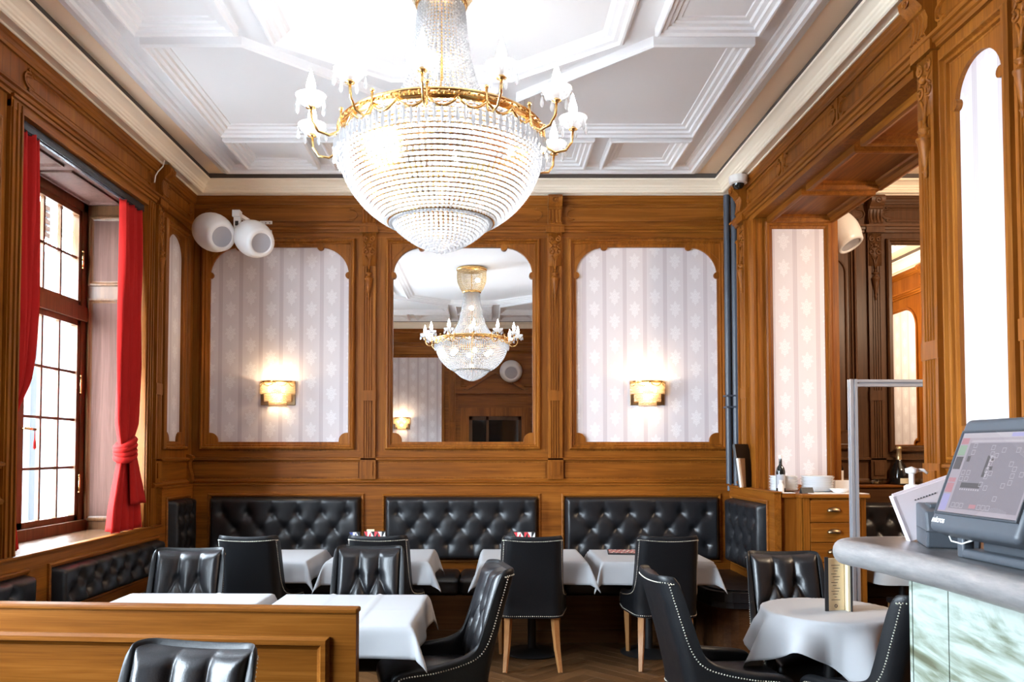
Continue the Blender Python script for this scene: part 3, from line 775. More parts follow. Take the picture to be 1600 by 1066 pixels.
for y in (6.3, 4.6, 2.9): pilaster(WR2, wall_far2, y, .125, 'oak_z')
for y0 in (4.75, 3.05):
    op, _ = opening(y0 + .12, y0 + 1.28, 1.632, 3.35)
    MB().prism(op, 0, .004, lambda a, b, t: WR2(a, b, t)).build('wallpaper_panel', 'wallpaper_y', wall_far2)
    MB().frame(op, [(-.04, 0), (-.04, .02), (-.02, .024), (0, .006)], WR2).build('panel_moulding', 'oak_z', wall_far2)
MB().box(RX0 - .02, RX1, FW - .2, FW, 0, 4.2).build('wall_core', 'oak_x', wall_far2)
room2 = rect(RX0 - XC, RX1 - XC, FW, BW)
MB().frame(room2, cornice_h, WC).build('cornice', 'cornice_warm_light', tr, auto=30)
MB().frame(room2, [(.207, CEIL - 3.945), (.195, CEIL - 3.945), (.195, 0)], WC).build('painted_gap_shade', 'gap_shade_paint', tr)
MB().frame(room2, [(.1, .001), (.4, .001)], WC).build('warm_light_band', 'plaster_warm_light', ceiling)
for y in (1.2, 3.4, 5.6):
    MB().frame([(x + RX0 - XC + .5, yy) for x, yy in rect(0, 1.5, y - .9, y + .9)], COF, WC).build('coffer_moulding', 'plaster', ceiling)

# ------------------------------------------------------------------ outside the windows
gr = MB().box(-30, LW - .6, -20, 30, -3.1, -3.0).build('ground', 'pavement'); gr['kind'] = 'structure'
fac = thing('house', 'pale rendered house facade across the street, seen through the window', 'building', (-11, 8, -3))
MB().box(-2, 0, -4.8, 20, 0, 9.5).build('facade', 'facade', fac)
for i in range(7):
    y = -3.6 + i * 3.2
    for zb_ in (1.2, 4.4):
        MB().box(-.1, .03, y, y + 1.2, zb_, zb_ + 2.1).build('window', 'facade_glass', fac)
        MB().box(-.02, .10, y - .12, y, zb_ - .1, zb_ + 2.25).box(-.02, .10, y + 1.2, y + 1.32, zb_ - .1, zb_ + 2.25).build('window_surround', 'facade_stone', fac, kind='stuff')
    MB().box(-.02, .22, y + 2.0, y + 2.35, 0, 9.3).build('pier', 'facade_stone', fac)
bl = MB()
for i in range(5): bl.box(LW - .76, LW - .72, 4.5, 6.1, 3.18 + i * .052, 3.18 + i * .052 + .04)
tag(bl.build('roller_blind', 'shutter_dark'), 'dark slatted roller blind drawn up above the window outside', 'blind')

# ------------------------------------------------------------------ chandelier
CH = Vector((-.222, 3.72, 0))
ch = thing('chandelier', 'large tiered crystal chandelier with brass ring and candle arms hanging from the ceiling', 'chandelier', CH)
def strings(prof, nrow, r, n_around, jitter=0, squash=1.):
    """bead centres along a profile, rows evenly spaced by arc length"""
    P = [Vector((a, 0, b)) for a, b in prof]; L = [0]
    for a, b in zip(P, P[1:]): L.append(L[-1] + (b - a).length)
    pts = []
    for k in range(nrow):
        t = L[-1] * k / (nrow - 1); i = max(j for j in range(len(L) - 1) if L[j] <= t + 1e-9)
        q = P[i].lerp(P[i + 1], (t - L[i]) / (L[i + 1] - L[i]))
        n = n_around(q.x)
        off = (k % 2) * .5 * 0
        for j in range(n):
            a = 2 * PI * (j + off) / n; pts.append((q.x * math.cos(a), q.x * math.sin(a), q.z))
    return pts
def hoops(prof, nrow, name, dz=.0028, parent=None):
    P = [Vector((a, 0, b)) for a, b in prof]; L = [0]
    for a, b in zip(P, P[1:]): L.append(L[-1] + (b - a).length)
    mb = MB()
    for k in range(nrow - 1):
        t = L[-1] * (k + .5) / (nrow - 1); i = max(j for j in range(len(L) - 1) if L[j] <= t + 1e-9)
        q = P[i].lerp(P[i + 1], (t - L[i]) / (L[i + 1] - L[i])); d = (P[i + 1] - P[i]).normalized() * dz
        mb.lathe([(max(.002, q.x - d.x - .003), q.z - d.z), (max(.002, q.x + d.x - .003), q.z + d.z)], 64, cap=False)
    return mb.build(name, 'brass', parent, smooth=True, fix=False, kind='stuff')
def smooth_prof(p, it=2):
    for _ in range(it):
        q = [p[0]]
        for a, b in zip(p, p[1:]): q += [(a[0] * .75 + b[0] * .25, a[1] * .75 + b[1] * .25), (a[0] * .25 + b[0] * .75, a[1] * .25 + b[1] * .75)]
        p = q + [p[-1]]
    return p
ZR = 3.03
bowl = smooth_prof([(.455, 3.01), (.468, 2.95), (.465, 2.88), (.43, 2.79), (.36, 2.70), (.29, 2.645), (.235, 2.615)])
MB().spheres(strings(bowl, 23, .0, lambda r: 104 if r > .36 else 84), .0108, 1).build('bowl_beads', 'crystal', ch, smooth=True, fix=False, kind='stuff')
hoops(bowl, 23, 'bowl_hoops', parent=ch)
tip = smooth_prof([(.232, 2.632), (.215, 2.60), (.17, 2.56), (.11, 2.52), (.03, 2.49)])
MB().spheres(strings(tip, 15, .0, lambda r: max(6, int(2 * PI * r / .0215))), .0102, 1).build('lower_beads', 'crystal', ch, smooth=True, fix=False, kind='stuff')
hoops(tip, 15, 'lower_hoops', .002, ch)
neck = smooth_prof([(.105, 3.66), (.118, 3.52), (.14, 3.38), (.175, 3.25), (.24, 3.13), (.36, 3.04)])
MB().spheres(strings(neck, 42, .0, lambda r: 44 if r < .2 else 64), .0088, 1).build('neck_beads', 'crystal', ch, smooth=True, fix=False, kind='stuff')
hoops(neck, 42, 'neck_hoops', .0018, ch)
can = [(.19, 3.96), (.192, 3.86), (.185, 3.80), (.15, 3.72), (.115, 3.67)]
MB().spheres(strings(can, 16, .0, lambda r: int(2 * PI * r / .021)), .0098, 1).build('canopy_beads', 'crystal_warm', ch, smooth=True, fix=False, kind='stuff')
MB().lathe([(.20, 3.955), (.205, 3.965), (.205, 3.98), (.19, 3.989)], 40).lathe([(.11, 3.655), (.125, 3.66), (.125, 3.68), (.11, 3.685)], 32).build('canopy', 'brass', ch, smooth=True)
ring = MB().lathe([(.455, ZR - .022), (.472, ZR - .024), (.480, ZR - .012), (.480, ZR + .012), (.472, ZR + .024), (.455, ZR + .022), (.455, ZR - .022)], 96, cap=False)
for zz in (-.012, .012): ring.tube([(.480 * math.cos(2 * PI * i / 96), .480 * math.sin(2 * PI * i / 96), ZR + zz) for i in range(96)], .005, 5, True)
pts = []
for i in range(144): a = 2 * PI * i / 144; pts.append((.481 * math.cos(a), .481 * math.sin(a), ZR + (.004 if i % 2 else -.004)))
ring.spheres(pts, .006, 1)
ring.build('brass_ring', 'brass', ch, auto=40)
gar = MB()
for k in range(24):
    pa = []
    for i in range(9):
        a = 2 * PI * (k + i / 8) / 24 - math.radians(3.6) - PI / 2; z = ZR - .022 - .04 * (1 - (2 * i / 8 - 1) ** 2); pa.append((.487 * math.cos(a), .487 * math.sin(a), z))
    gar.tube(pa, .0065, 5)
gar.build('swag', 'brass', ch, smooth=True)
MB().tube([(.247 * math.cos(2 * PI * i / 64), .247 * math.sin(2 * PI * i / 64), 2.622) for i in range(64)], .007, 6, True).build('lower_ring', 'brass', ch, smooth=True)
MB().tube([(0, 0, 3.97), (0, 0, 2.6)], .009, 8).build('stem', 'brass', ch)
# fringe of long prisms under the ring
fr = MB()
for i in range(96):
    a = 2 * PI * i / 96; c, s_ = math.cos(a), math.sin(a)
    for (R_, z0, ln) in ((.494, 2.985, .08),):
        zt = z0 - .02 * abs(math.sin(a * 12 + .2))
        pr = [(0, 0), (.006, -.012), (.0085, -ln * .7), (0, -ln)]
        b = MB().lathe(pr, 5, (R_ * c, R_ * s_, zt)); fr.add(b.v, b.f)
fr.build('prism_fringe', 'crystal', ch, smooth=False, kind='stuff')
proto_mesh = {}
for k in range(12):
    a = math.radians(-90 - 3.6 + 30 * k)
    e = Matrix.Translation((0, 0, 0)) @ Matrix.Rotation(a, 4, 'Z')
    if not proto_mesh:
        arm = MB(); arm.tube([(.482, 0, ZR + .035), (.484, 0, ZR - .03), (.497, 0, ZR - .065), (.535, 0, ZR - .088), (.585, 0, ZR - .078), (.612, 0, ZR - .04), (.618, 0, ZR + .02)], .0062, 7)
        arm.spheres([(.482, 0, ZR + .04)], .011, 1); arm.lathe([(0, 0), (.022, .008), (.012, .02), (0, .02)], 10, (.618, 0, ZR + .01))
        cup = MB().lathe([(.012, .0), (.040, .006), (.058, .022), (.066, .045), (.060, .046), (.052, .026), (.036, .014), (0, .012)], 20, (.618, 0, ZR + .03))
        for i in range(20):
            aa = 2 * PI * i / 20; cup.tube([(.618 + .042 * math.cos(aa), .042 * math.sin(aa), ZR + .036), (.618 + .066 * math.cos(aa), .066 * math.sin(aa), ZR + .075)], .004, 4)
        drop = MB()
        for i in range(6):
            aa = 2 * PI * i / 6 + .3; x, y = .618 + .064 * math.cos(aa), .064 * math.sin(aa)
            drop.spheres([(x, y, ZR + .058)], .006, 1); drop.lathe([(0, 0), (.004, -.006), (.009, -.034), (.006, -.045), (0, -.052)], 5, (x, y, ZR + .05))
        slv = MB().lathe([(.011, .0), (.013, .01), (.013, .045), (.0, .045)], 12, (.618, 0, ZR + .04))
        blb = MB().lathe([(.010, 0), (.018, .012), (.021, .03), (.017, .052), (.009, .078), (.004, .098), (0, .108)], 14, (.618, 0, ZR + .085))
    def put(key, mb, nm, mat, par, sm=True):
        if key in proto_mesh:
            o = bpy.data.objects.new(nm, proto_mesh[key]); COL.objects.link(o)
        else:
            o = mb.build(nm, mat, None, smooth=sm); proto_mesh[key] = o.data
        o.parent = par; return o
    A_ = put('arm', arm, 'arm', 'brass', ch); A_.matrix_local = e
    put('cup', cup, 'drip_cup', 'cut_glass', A_); put('drop', drop, 'pendants', 'cut_glass', A_, False)['kind'] = 'stuff'
    put('slv', slv, 'candle', 'candle_sleeve', A_); put('blb', blb, 'flame_bulb', 'bulb_glow', A_)
for i in range(6):
    a = 2 * PI * i / 6 + .35; lamp('chandelier_light', CH + Vector((.27 * math.cos(a), .27 * math.sin(a), 2.86)), 7, (.97, .98, 1.0), .03)
lamp('chandelier_light', CH + Vector((0, 0, 2.68)), 2.4, (.97, .98, 1.0), .03)
for z in (3.2, 3.45): lamp('chandelier_light', CH + Vector((.0, .05, z)), 3.6, (.97, .98, 1.0), .03)
lamp('chandelier_light', CH + Vector((.08, 0, 3.83)), 3, (1, .93, .82), .03)

# ------------------------------------------------------------------ wall sconces
sc0 = thing('wall_sconce', 'lit crystal wall sconce with brass plate on the wallpaper panel left of the mirror', 'wall lamp', (-1.885, BW + .018, 2.07), 0, 'crystal wall sconces')
MB().rbox(-.155, .155, -.012, .0, -.11, .11, .004, 1).build('back_plate', 'old_brass', sc0)
bd = MB(); half = lambda r, n: [(r * math.cos(a), -.02 - r * .75 * abs(math.sin(a))) for a in [PI + PI * i / (n - 1) for i in range(n)]]
pts = []
for (r, z0, z1, nr, n) in ((.15, .075, -.02, 7, 34), (.115, -.02, -.085, 5, 28), (.075, -.085, -.125, 3, 20)):
    for k in range(nr):
        for x, y in half(r, n): pts.append((x, y, z0 + (z1 - z0) * k / nr))
bd.spheres(pts, .0078, 1); bd.build('bead_strings', 'crystal_amber', sc0, smooth=True, fix=False, kind='stuff')
t = MB().tube([(x, y, .095) for x, y in half(.153, 24)], .008, 5); t.tube([(x, y, .103) for x, y in half(.153, 24)], .004, 5)
for i in range(4):
    q = half(.156, 33)[i * 8:i * 8 + 9]; t.tube([(x, y, .09 - .035 * (1 - (2 * j / 8 - 1) ** 2)) for j, (x, y) in enumerate(q)], .004, 5)
t.build('brass_rim', 'brass', sc0, smooth=True)
for x in (-.06, .06): MB().lathe([(.008, 0), (.016, .015), (.018, .03), (.012, .05), (0, .065)], 10, (x, -.065, .0)).build('bulb', 'sconce_bulb_glow', sc0, smooth=True)
sc1 = dup(sc0, (1.425, BW + .018, 2.07), 0, 'lit crystal wall sconce with brass plate on the wallpaper panel right of the mirror')
sc2 = dup(sc0, (-1.62, FW + .006, 2.07), PI, 'crystal wall sconce on the wall behind the camera, seen only in the mirror')
for s_, sg in ((sc0, -1), (sc1, -1), (sc2, 1)):
    l = s_.location; lamp('sconce_light', (l.x, l.y + sg * .075, l.z + .085), 5.0, (1, .76, .46), .025); lamp('sconce_light', (l.x, l.y + sg * .06, l.z - .04), 1.7, (1, .72, .42), .02)
lamp('next_room_added_light', (4.1, 4.7, 3.1), 110, (1, .78, .55), .12)  # unseen lamp without a fixture, added to brighten the next room
# ------------------------------------------------------------------ loudspeakers, camera, pipe, curtain rail
def egg(parent, centre, direction, L=.40, R=.165, name='egg_housing'):
    d = Vector(direction).normalized(); q = d.to_track_quat('Z', 'Y').to_matrix().to_4x4(); Mx = Matrix.Translation(centre) @ q
    prof = []
    for i in range(19):
        t = i / 18; z = -L * .55 + L * .95 * t; r = R * math.sqrt(max(0, 1 - (2 * t * .93 - .98) ** 2)) if t < 1 else R * .3
        if i == 0: r = 0
        prof.append((r, z))
    zf = -L * .55 + L * .95 * .93; 
    prof = [(r, z) for r, z in prof if z < zf - .02]
    rf = prof[-1][0]; prof += [(rf * .92, zf - .008), (R * .62, zf), (R * .56, zf - .006), (R * .54, zf - .012)]
    h = MB().lathe(prof, 32, cap=False).xf(Mx).build(name, 'white_plastic', parent, smooth=True)
    MB().lathe([(0, zf - .025), (R * .3, zf - .022), (R * .55, zf - .012)], 28, cap=False).xf(Mx).build('speaker_grille', 'grille_grey', h, smooth=True)
    MB().spheres([tuple(Mx @ Vector((0.02, R * .90, 0)))], .006, 1).build('screw', 'black_plastic', h)
sp = thing('twin_loudspeaker', 'pair of white egg-shaped loudspeakers on a white wall bracket in the upper left corner', 'loudspeaker', (-2.095, 6.75, 3.36))
egg(sp, (-.215, -.06, .03), (.68, -.62, -.42), .44, .160); egg(sp, (.125, -.06, -.025), (.62, -.66, -.42), .42, .154)
br = MB(); br.chbox(.04, .15, .375, .39, .10, .26, .004); br.box(-.075, -.02, .0, .04, .02, .21); br.box(-.082, -.018, -.02, .05, .185, .24)
br.tube([(-.05, .02, .215), (.09, .38, .16)], .022, 4); br.tube([(-.05, .04, .03), (0, .05, -.02)], .03, 8); br.tube([(-.15, .02, .03), (.08, .02, -.03)], .02, 8)
br.build('wall_bracket', 'white_plastic', sp)
dots = MB().spheres([(x, .374, z) for x in (.06, .095, .13) for z in (.13, .24)] + [(.095, .374, .19), (-.047, -.001, .07)], .006, 1)
dots.box(-.062, -.034, -.002, .0, .11, .15); dots.build('screw_holes', 'black_plastic', sp, kind='stuff')
s2 = thing('loudspeaker', 'grey-looking egg-shaped loudspeaker under the lintel in the next room', 'loudspeaker', (3.07, 6.88, 3.44))
egg(s2, (0, 0, 0), (.35, -.4, -.85), .44, .15); MB().tube([(0, .05, .1), (0, .26, .14)], .02, 6).build('wall_bracket', 'white_plastic', s2)
s3 = thing('loudspeaker', 'round white loudspeaker high on the wall behind the camera, seen only in the mirror', 'loudspeaker', (.42, -.42, 3.02))
egg(s3, (0, 0, 0), (0, .9, -.3), .36, .21); MB().tube([(0, -.02, .05), (0, -.23, .08)], .02, 6).build('wall_bracket', 'white_plastic', s3)
dc = thing('dome_camera', 'white dome security camera under the cornice in the right corner', 'camera', (2.085, 6.60, 3.842))
MB().lathe([(.075, 0), (.078, -.02), (.072, -.06), (.05, -.068), (0, -.068)], 24).build('housing', 'white_plastic', dc, auto=40)
MB().lathe([(.050, -.066), (.046, -.085), (.03, -.105), (0, -.113)], 20, cap=False).build('dome', 'black_glass', dc, smooth=True)
pp = thing('pipe', 'dark slate-painted pair of pipes running down the right corner of the back wall', 'pipe', (2.155, 7.06, 0))
for i, (x, y) in enumerate(((-.022, .03), (.028, -.02))):
    MB().lathe([(.028, 1.2), (.028, 3.84)], 14, (x, y, 0)).build('tube', 'pipe_paint', pp, auto=40)
MB().box(-.06, .07, -.05, .08, 1.93, 1.945).box(-.06, .07, -.05, .08, 2.03, 2.045).build('clamp', 'pipe_paint', pp)
cr = MB().box(LW - .045, LW - .005, 4.47, 6.11, WZ1 - .055, WZ1 - .006).box(LW - .035, LW - .015, 4.47, 6.11, WZ1 - .062, WZ1 - .055); tag(cr.build('curtain_rail', 'rail_dark'), 'dark curtain rail fixed under the window head on the left wall', 'rail')
wr = MB().tube([(LW + .1, 6.22, 3.84), (LW + .09, 6.22, 3.79), (LW + .06, 6.2, 3.74), (LW + .05, 6.18, 3.70), (LW + .05, 6.16, 3.64)], .005, 5); tag(wr.build('wire', 'white_plastic', smooth=True), 'short loose white wire under the cornice above the left window', 'wire')

# ------------------------------------------------------------------ curtains
def curtain(name, label, path, folds, amp, x0, tie_t=None):
    """path: list of (z, y_near, y_far, x)"""
    root = thing(name, label, 'curtain', (0, 0, 0))
    nu, nv = 8 * folds + 1, 60
    zs = [p[0] for p in path]
    def at(z):
        for a, b in zip(path, path[1:]):
            if a[0] >= z >= b[0]:
                t = (a[0] - z) / (a[0] - b[0]) if a[0] != b[0] else 0
                t = t * t * (3 - 2 * t) if False else t
                return [a[k] + (b[k] - a[k]) * t for k in range(1, 5)]
        return path[-1][1:5]
    mb = MB()
    def fn(i, j):
        z = zs[0] + (zs[-1] - zs[0]) * j / (nv - 1); y0, y1, x, am = at(z); u = i / (nu - 1)
        ph = u * folds * 2 * PI
        return (x + am * math.sin(ph + .5 * math.sin(z * 1.3)) + .3 * am * math.sin(ph * .5 + 2 * z), y0 + (y1 - y0) * (u + .02 * math.sin(ph * 2)), z + (.012 * math.sin(ph * .5) if j == nv - 1 else 0))
    mb.grid(nu, nv, fn)
    o = mb.build('drape', 'curtain_red', root, smooth=True)
    md = o.modifiers.new('thick', 'SOLIDIFY'); md.thickness = .004
    return root
CX0 = LW - .035
c1 = curtain('curtain', 'long red curtain tied in a knot at the right side of the window', [(3.39, 5.78, 6.11, CX0, .028), (3.0, 5.77, 6.11, CX0 + .01, .03), (2.2, 5.73, 6.10, CX0 + .02, .03), (1.75, 5.71, 6.04, CX0 + .03, .03), (1.60, 5.74, 5.93, CX0 + .04, .02), (1.53, 5.75, 5.92, CX0 + .04, .018), (1.42, 5.72, 5.98, CX0 + .035, .025), (1.15, 5.62, 6.10, CX0 + .03, .035), (.975, 5.58, 6.12, CX0 + .03, .04)], 5, .03, CX0)
kn = MB()
for q in range(4):
    pa = []
    for i in range(17):
        t = 2 * PI * i / 16; pa.append((CX0 + .04 + .052 * math.cos(t), 5.835 + (.082 + .006 * (q % 2)) * math.sin(t), 1.605 - q * .03 + .032 * math.sin(t) + .012 * math.cos(t + q)))
    kn.tube(pa[:-1], .026, 7, True)
kn.rbox(CX0, CX0 + .08, 5.77, 5.90, 1.50, 1.62, .04, 3)
kn.build('knot', 'curtain_red', c1, smooth=True)
kt = MB(); kt.grid(5, 14, lambda i, j: (CX0 + .085 + .012 * math.sin(i * 1.6), 5.84 + .055 * (i - 2) * (.45 + j / 13 * .75) + .11 * j / 13, 1.56 - .40 * j / 13))
o = kt.build('knot_tail', 'curtain_red', c1, smooth=True); o.modifiers.new('thick', 'SOLIDIFY').thickness = .006
c2 = curtain('curtain', 'long red curtain gathered behind the pier at the near side of the window', [(3.40, 4.475, 4.73, CX0, .03), (3.0, 4.475, 4.74, CX0 + .005, .03), (2.4, 4.475, 4.73, CX0 + .005, .03), (2.1, 4.475, 4.70, CX0, .03), (1.95, 4.475, 4.65, CX0, .03), (1.82, 4.475, 4.56, CX0, .02), (1.72, 4.475, 4.53, CX0 - .01, .012), (1.3, 4.475, 4.53, CX0 - .01, .015), (.99, 4.475, 4.60, CX0 - .02, .025)], 4, .03, CX0)

# ------------------------------------------------------------------ tufted leather pads
def tuft_depth(x, z, w, h, th, buttons, segs, gw=.022, er=.03, cr=.34, bd=.55, bw=1.25):
    d = np.minimum(np.minimum(x + w / 2, w / 2 - x), np.minimum(z, h - z)); d = np.maximum(d, 0)
    e = np.sqrt(np.clip(1 - (1 - np.clip(d / er, 0, 1)) ** 2, 0, 1))
    ds = np.full_like(x, 9.)
    for (x0, z0, x1, z1) in segs:
        L2 = (x1 - x0) ** 2 + (z1 - z0) ** 2; t = np.clip(((x - x0) * (x1 - x0) + (z - z0) * (z1 - z0)) / L2, 0, 1)
        ds = np.minimum(ds, np.hypot(x - x0 - t * (x1 - x0), z - z0 - t * (z1 - z0)))
    db = np.full_like(x, 9.)
    for (bx, bz) in buttons: db = np.minimum(db, np.hypot(x - bx, z - bz))
    puff = 1 - cr * np.exp(-ds / gw) - bd * np.exp(-(db / (gw * bw)) ** 1.3)
    return th * e * np.clip(puff, .08, 1)
def diamond(w, h, cols, rows, mx=.08, mz=.085):
    B = []; sx = (w - 2 * mx) / (cols - 1); sz = (h - 2 * mz) / (rows - 1)
    for r in range(rows):
        n = cols if r % 2 == 0 else cols - 1
        for c in range(n): B.append((-w / 2 + mx + c * sx + (0 if r % 2 == 0 else sx / 2), mz + r * sz))
    S = []
    for i, a in enumerate(B):
        for b in B[i + 1:]:
            if abs(abs(a[1] - b[1]) - sz) < 1e-4 and abs(abs(a[0] - b[0]) - sx / 2) < 1e-4: S.append((*a, *b))
    for a in B:
        if abs(a[1] - mz) < 1e-4: S.append((a[0], a[1], a[0], 0))
        if abs(a[1] - (h - mz)) < 1e-4 and rows % 2: S.append((a[0], a[1], a[0], h))
        elif abs(a[1] - (h - mz)) < 1e-4: S.append((a[0], a[1], a[0], h))
    return B, S
def leather_pad(parent, W, u0, z0, w, h, th, cols, rows, er=.035, mz=.135, mx=.115):
    """W(u,v,out) maps to the parent's space"""
    B, S = diamond(w, h, cols, rows, mx, mz); nx_, nz = int(w / .014) + 2, int(h / .014) + 2
    x = np.linspace(-w / 2, w / 2, nx_)[:, None] * np.ones((1, nz)); z = np.linspace(0, h, nz)[None, :] * np.ones((nx_, 1))
    dp = tuft_depth(x, z, w, h, th, B, S, .016, er, .11, .45, 2.2)
    o = MB().grid(nx_, nz, lambda i, j: W(u0 + w / 2 + x[i, j], z0 + z[i, j], dp[i, j])).build('tufted_pad', 'leather', parent, smooth=True)
    b = MB()
    for bx, bz in B: b.spheres([W(u0 + w / 2 + bx, z0 + bz, th * .20)], .011, 1)
    b.build('buttons', 'leather', o, smooth=True, kind='stuff')
    return o

def seat_cushion(parent, x0, x1, y0, y1, z0, z1, name='seat_cushion'):
    return MB().rbox(x0, x1, y0, y1, z0, z1, .045, 4, 6, .012).build(name, 'leather', parent, smooth=True)

# back banquette
YB = BW - .075
bq = thing('banquette', 'long black leather banquette with tufted back pads against the mirrored back wall', 'bench', (0, 0, 0))
WB = lambda u, v, w: (u, YB - w, v)
MB().box(LW + .03, RW - .03, YB, BW - .001, 0, 1.245).build('back_board', 'oak_x', bq)
MB().chbox(LW + .03, RW - .03, YB - .012, BW - .001, 1.245, 1.262, .005).build('top_ledge', 'oak_x', bq)
for a, b, c in ((-2.44, -1.125, 6), (-.905, .43, 6), (.675, 2.02, 6)):
    leather_pad(bq, WB, a, .60, b - a, .545, .085, c, 3)
    MB().frame(rect(a - .03, b + .03, .575, 1.175), [(0, 0), (0, .014), (.008, .02), (.018, .018), (.024, 0)], WB).build('pad_moulding', 'oak_x', bq)
xs = [-2.05, -1.24, -.24, .62, 1.62]
for a, b in zip(xs, xs[1:]): seat_cushion(bq, a + .002, b - .002, 6.52, YB - .002, .375, .52)
seat_cushion(bq, LW + .05, -2.054, 6.52, YB - .002, .375, .52)
MB().box(-2.1, 1.66, 6.545, 6.60, .02, .375).box(-2.1, 1.66, 6.60, YB, .34, .375).build('seat_base', 'base_oak', bq)
MB().box(-2.1, 1.66, 6.53, 6.56, 0, .10).box(-2.1, 1.66, 6.53, 6.555, .335, .378).build('plinth_rail', 'base_oak', bq)

# left banquette under the window, with its taller corner section
bl_ = thing('banquette', 'black leather bench with tufted back under the window sill on the left wall', 'bench', (0, 0, 0))
XL = LW + .045
WL = lambda u, v, w: (XL + w, u, v)
MB().box(LW + .001, XL, 2.6, 6.40, 0, .952).build('back_board', 'oak_y', bl_)
MB().chbox(LW + .001, XL + .012, 2.6, 6.40, .952, .968, .005).build('top_ledge', 'oak_y', bl_)
for a, b in ((4.78, 6.30), (3.05, 4.52)):
    leather_pad(bl_, WL, a, .60, b - a, .255, .085, 7, 2, mz=.085, mx=.12)
    MB().frame(rect(a - .03, b + .03, .575, .885), [(0, 0), (0, .014), (.008, .02), (.018, .018), (.024, 0)], WL).build('pad_moulding', 'oak_y', bl_)
MB().box(LW + .001, XL, 6.40, YB - .004, 0, 1.245).chbox(LW + .001, XL + .008, 6.395, YB - .014, 1.245, 1.262, .005).build('tall_end_board', 'oak_y', bl_)
leather_pad(bl_, WL, 6.50, .60, .46, .545, .085, 3, 3, mx=.10)
MB().frame(rect(6.47, 6.99, .575, 1.175), [(0, 0), (0, .014), (.008, .02), (.018, .018), (.024, 0)], WL).build('pad_moulding', 'oak_y', bl_)
for a, b in ((3.86, 4.7), (4.7, 5.6), (5.6, 6.51)): seat_cushion(bl_, XL + .002, -2.07, a + .002, b - .004, .375, .50)
MB().box(-2.14, -2.10, 3.87, 6.53, 0, .375).build('seat_base', 'base_oak', bl_)

# right banquette wing
br_ = thing('banquette', 'short black leather bench wing with rounded seat in front of the sideboard at right', 'bench', (0, 0, 0))
XR = 2.125
WRB = lambda u, v, w: (XR - w, u, v)
MB().box(XR, XR + .05, 5.96, YB - .014, 0, 1.235).build('back_board', 'oak_y', br_)
MB().chbox(XR - .01, XR + .055, 5.95, YB - .014, 1.235, 1.25, .005).build('top_ledge', 'oak_y', br_)
leather_pad(br_, WRB, 6.10, .60, .86, .545, .085, 4, 3)
MB().frame(rect(6.07, 6.99, .575, 1.175), [(0, 0), (0, .014), (.008, .02), (.018, .018), (.024, 0)], WRB).build('pad_moulding', 'oak_y', br_)
pl = [(XR - .004, YB - .02), (1.624, YB - .02), (1.624, 6.52), (1.64, 6.3)] + [(1.66 + .22 - .22 * math.cos(a), 6.2 - .22 * math.sin(a)) for a in [PI / 2 * i / 6 for i in range(7)]] + [(XR - .004, 5.98)]
s_ = MB()
for z0, z1, ins in ((.375, .42, 0), (.42, .50, -.012), (.50, .515, .02)):
    s_.prism([(x + (ins if x < XR - .05 else 0), y + (ins if y < 6.4 else 0)) for x, y in pl], z0, z1, lambda a, b, t: (a, b, t))
o = s_.build('seat_cushion', 'leather', br_); bv = o.modifiers.new('b', 'BEVEL'); bv.width = .012; bv.segments = 3
MB().prism([(x + (.06 if x < XR - .05 else 0), y + (.07 if y < 6.4 else 0)) for x, y in pl], 0, .375, lambda a, b, t: (a, b, t)).build('seat_base', 'base_oak', br_)

# partition bench in the foreground
pt = thing('partition_bench', 'wooden bench back with recessed panel standing in the left foreground', 'bench', (-.502, 3.06, 0), math.radians(-4.2))
WP = lambda u, v, w: (u, -w, v)
MB().box(-2.09, 0, 0, .05, 0, .932).build('back_board', 'bench_oak_x', pt)
MB().chbox(-2.09, .006, -.008, .058, .932, .952, .006).build('top_cap', 'bench_oak_x', pt)
MB().frame(rect(-2.07, -.10, .06, .845), [(0, 0), (0, .012), (.012, .022), (.03, .022), (.038, .010), (.05, 0)], WP).build('panel_moulding', 'bench_oak_x', pt)
MB().rbox(-2.06, -.26, .06, .16, .52, .90, .04, 3).build('back_pad', 'leather', pt, smooth=True)
MB().rbox(-2.06, -.26, .052, .56, .375, .50, .04, 3).build('seat_cushion', 'leather', pt, smooth=True)
MB().box(-2.06, -.27, .052, .50, 0, .375).build('seat_base', 'base_oak', pt)

# ------------------------------------------------------------------ armchairs
def Hd(d):
    T = [(0, .95), (.05, .945), (.075, .935), (.081, .86), (.086, .76), (.092, .67), (.10, .61), (.118, .565), (.15, .538), (.21, .518), (.30, .503), (.42, .492), (.475, .484), (.5, .462)]
    for (a, b), (c, e) in zip(T, T[1:]):
        if a <= d <= c: return b + (e - b) * (d - a) / (c - a)
    return T[-1][1]
def recl(z): return .15 * max(0, (z - .42) / .53) ** 1.15
YBK = -.25; RC = .075
def plan_side(y):        # outer half width
    t = (y - YBK) / .5; return .222 + .05 * min(1, max(0, (t - .12) / .5)) - .01 * max(0, t - .8)
ys = [.25, .238, .215, .17, .12, .06, 0, -.05, -.08, -.105, -.122, -.135, -.145, -.152, -.158, -.163, -.168, -.175]
half_plan = [(plan_side(y), y, 1., .0) for y in ys]
for i in range(1, 7):
    a = PI / 2 * i / 6; half_plan.append((.222 - RC + RC * math.cos(a), YBK + RC - RC * math.sin(a), math.cos(a), -math.sin(a)))
for x in (.11, .07, .035): half_plan.append((x, YBK, 0, -1))
plan = half_plan + [(0, YBK, 0, -1)] + [(-x, y, -nx_, ny) for x, y, nx_, ny in half_plan[::-1]]
def curve_back(x): return .022 * (x / .22) ** 2       # the back wraps forward a little at its sides
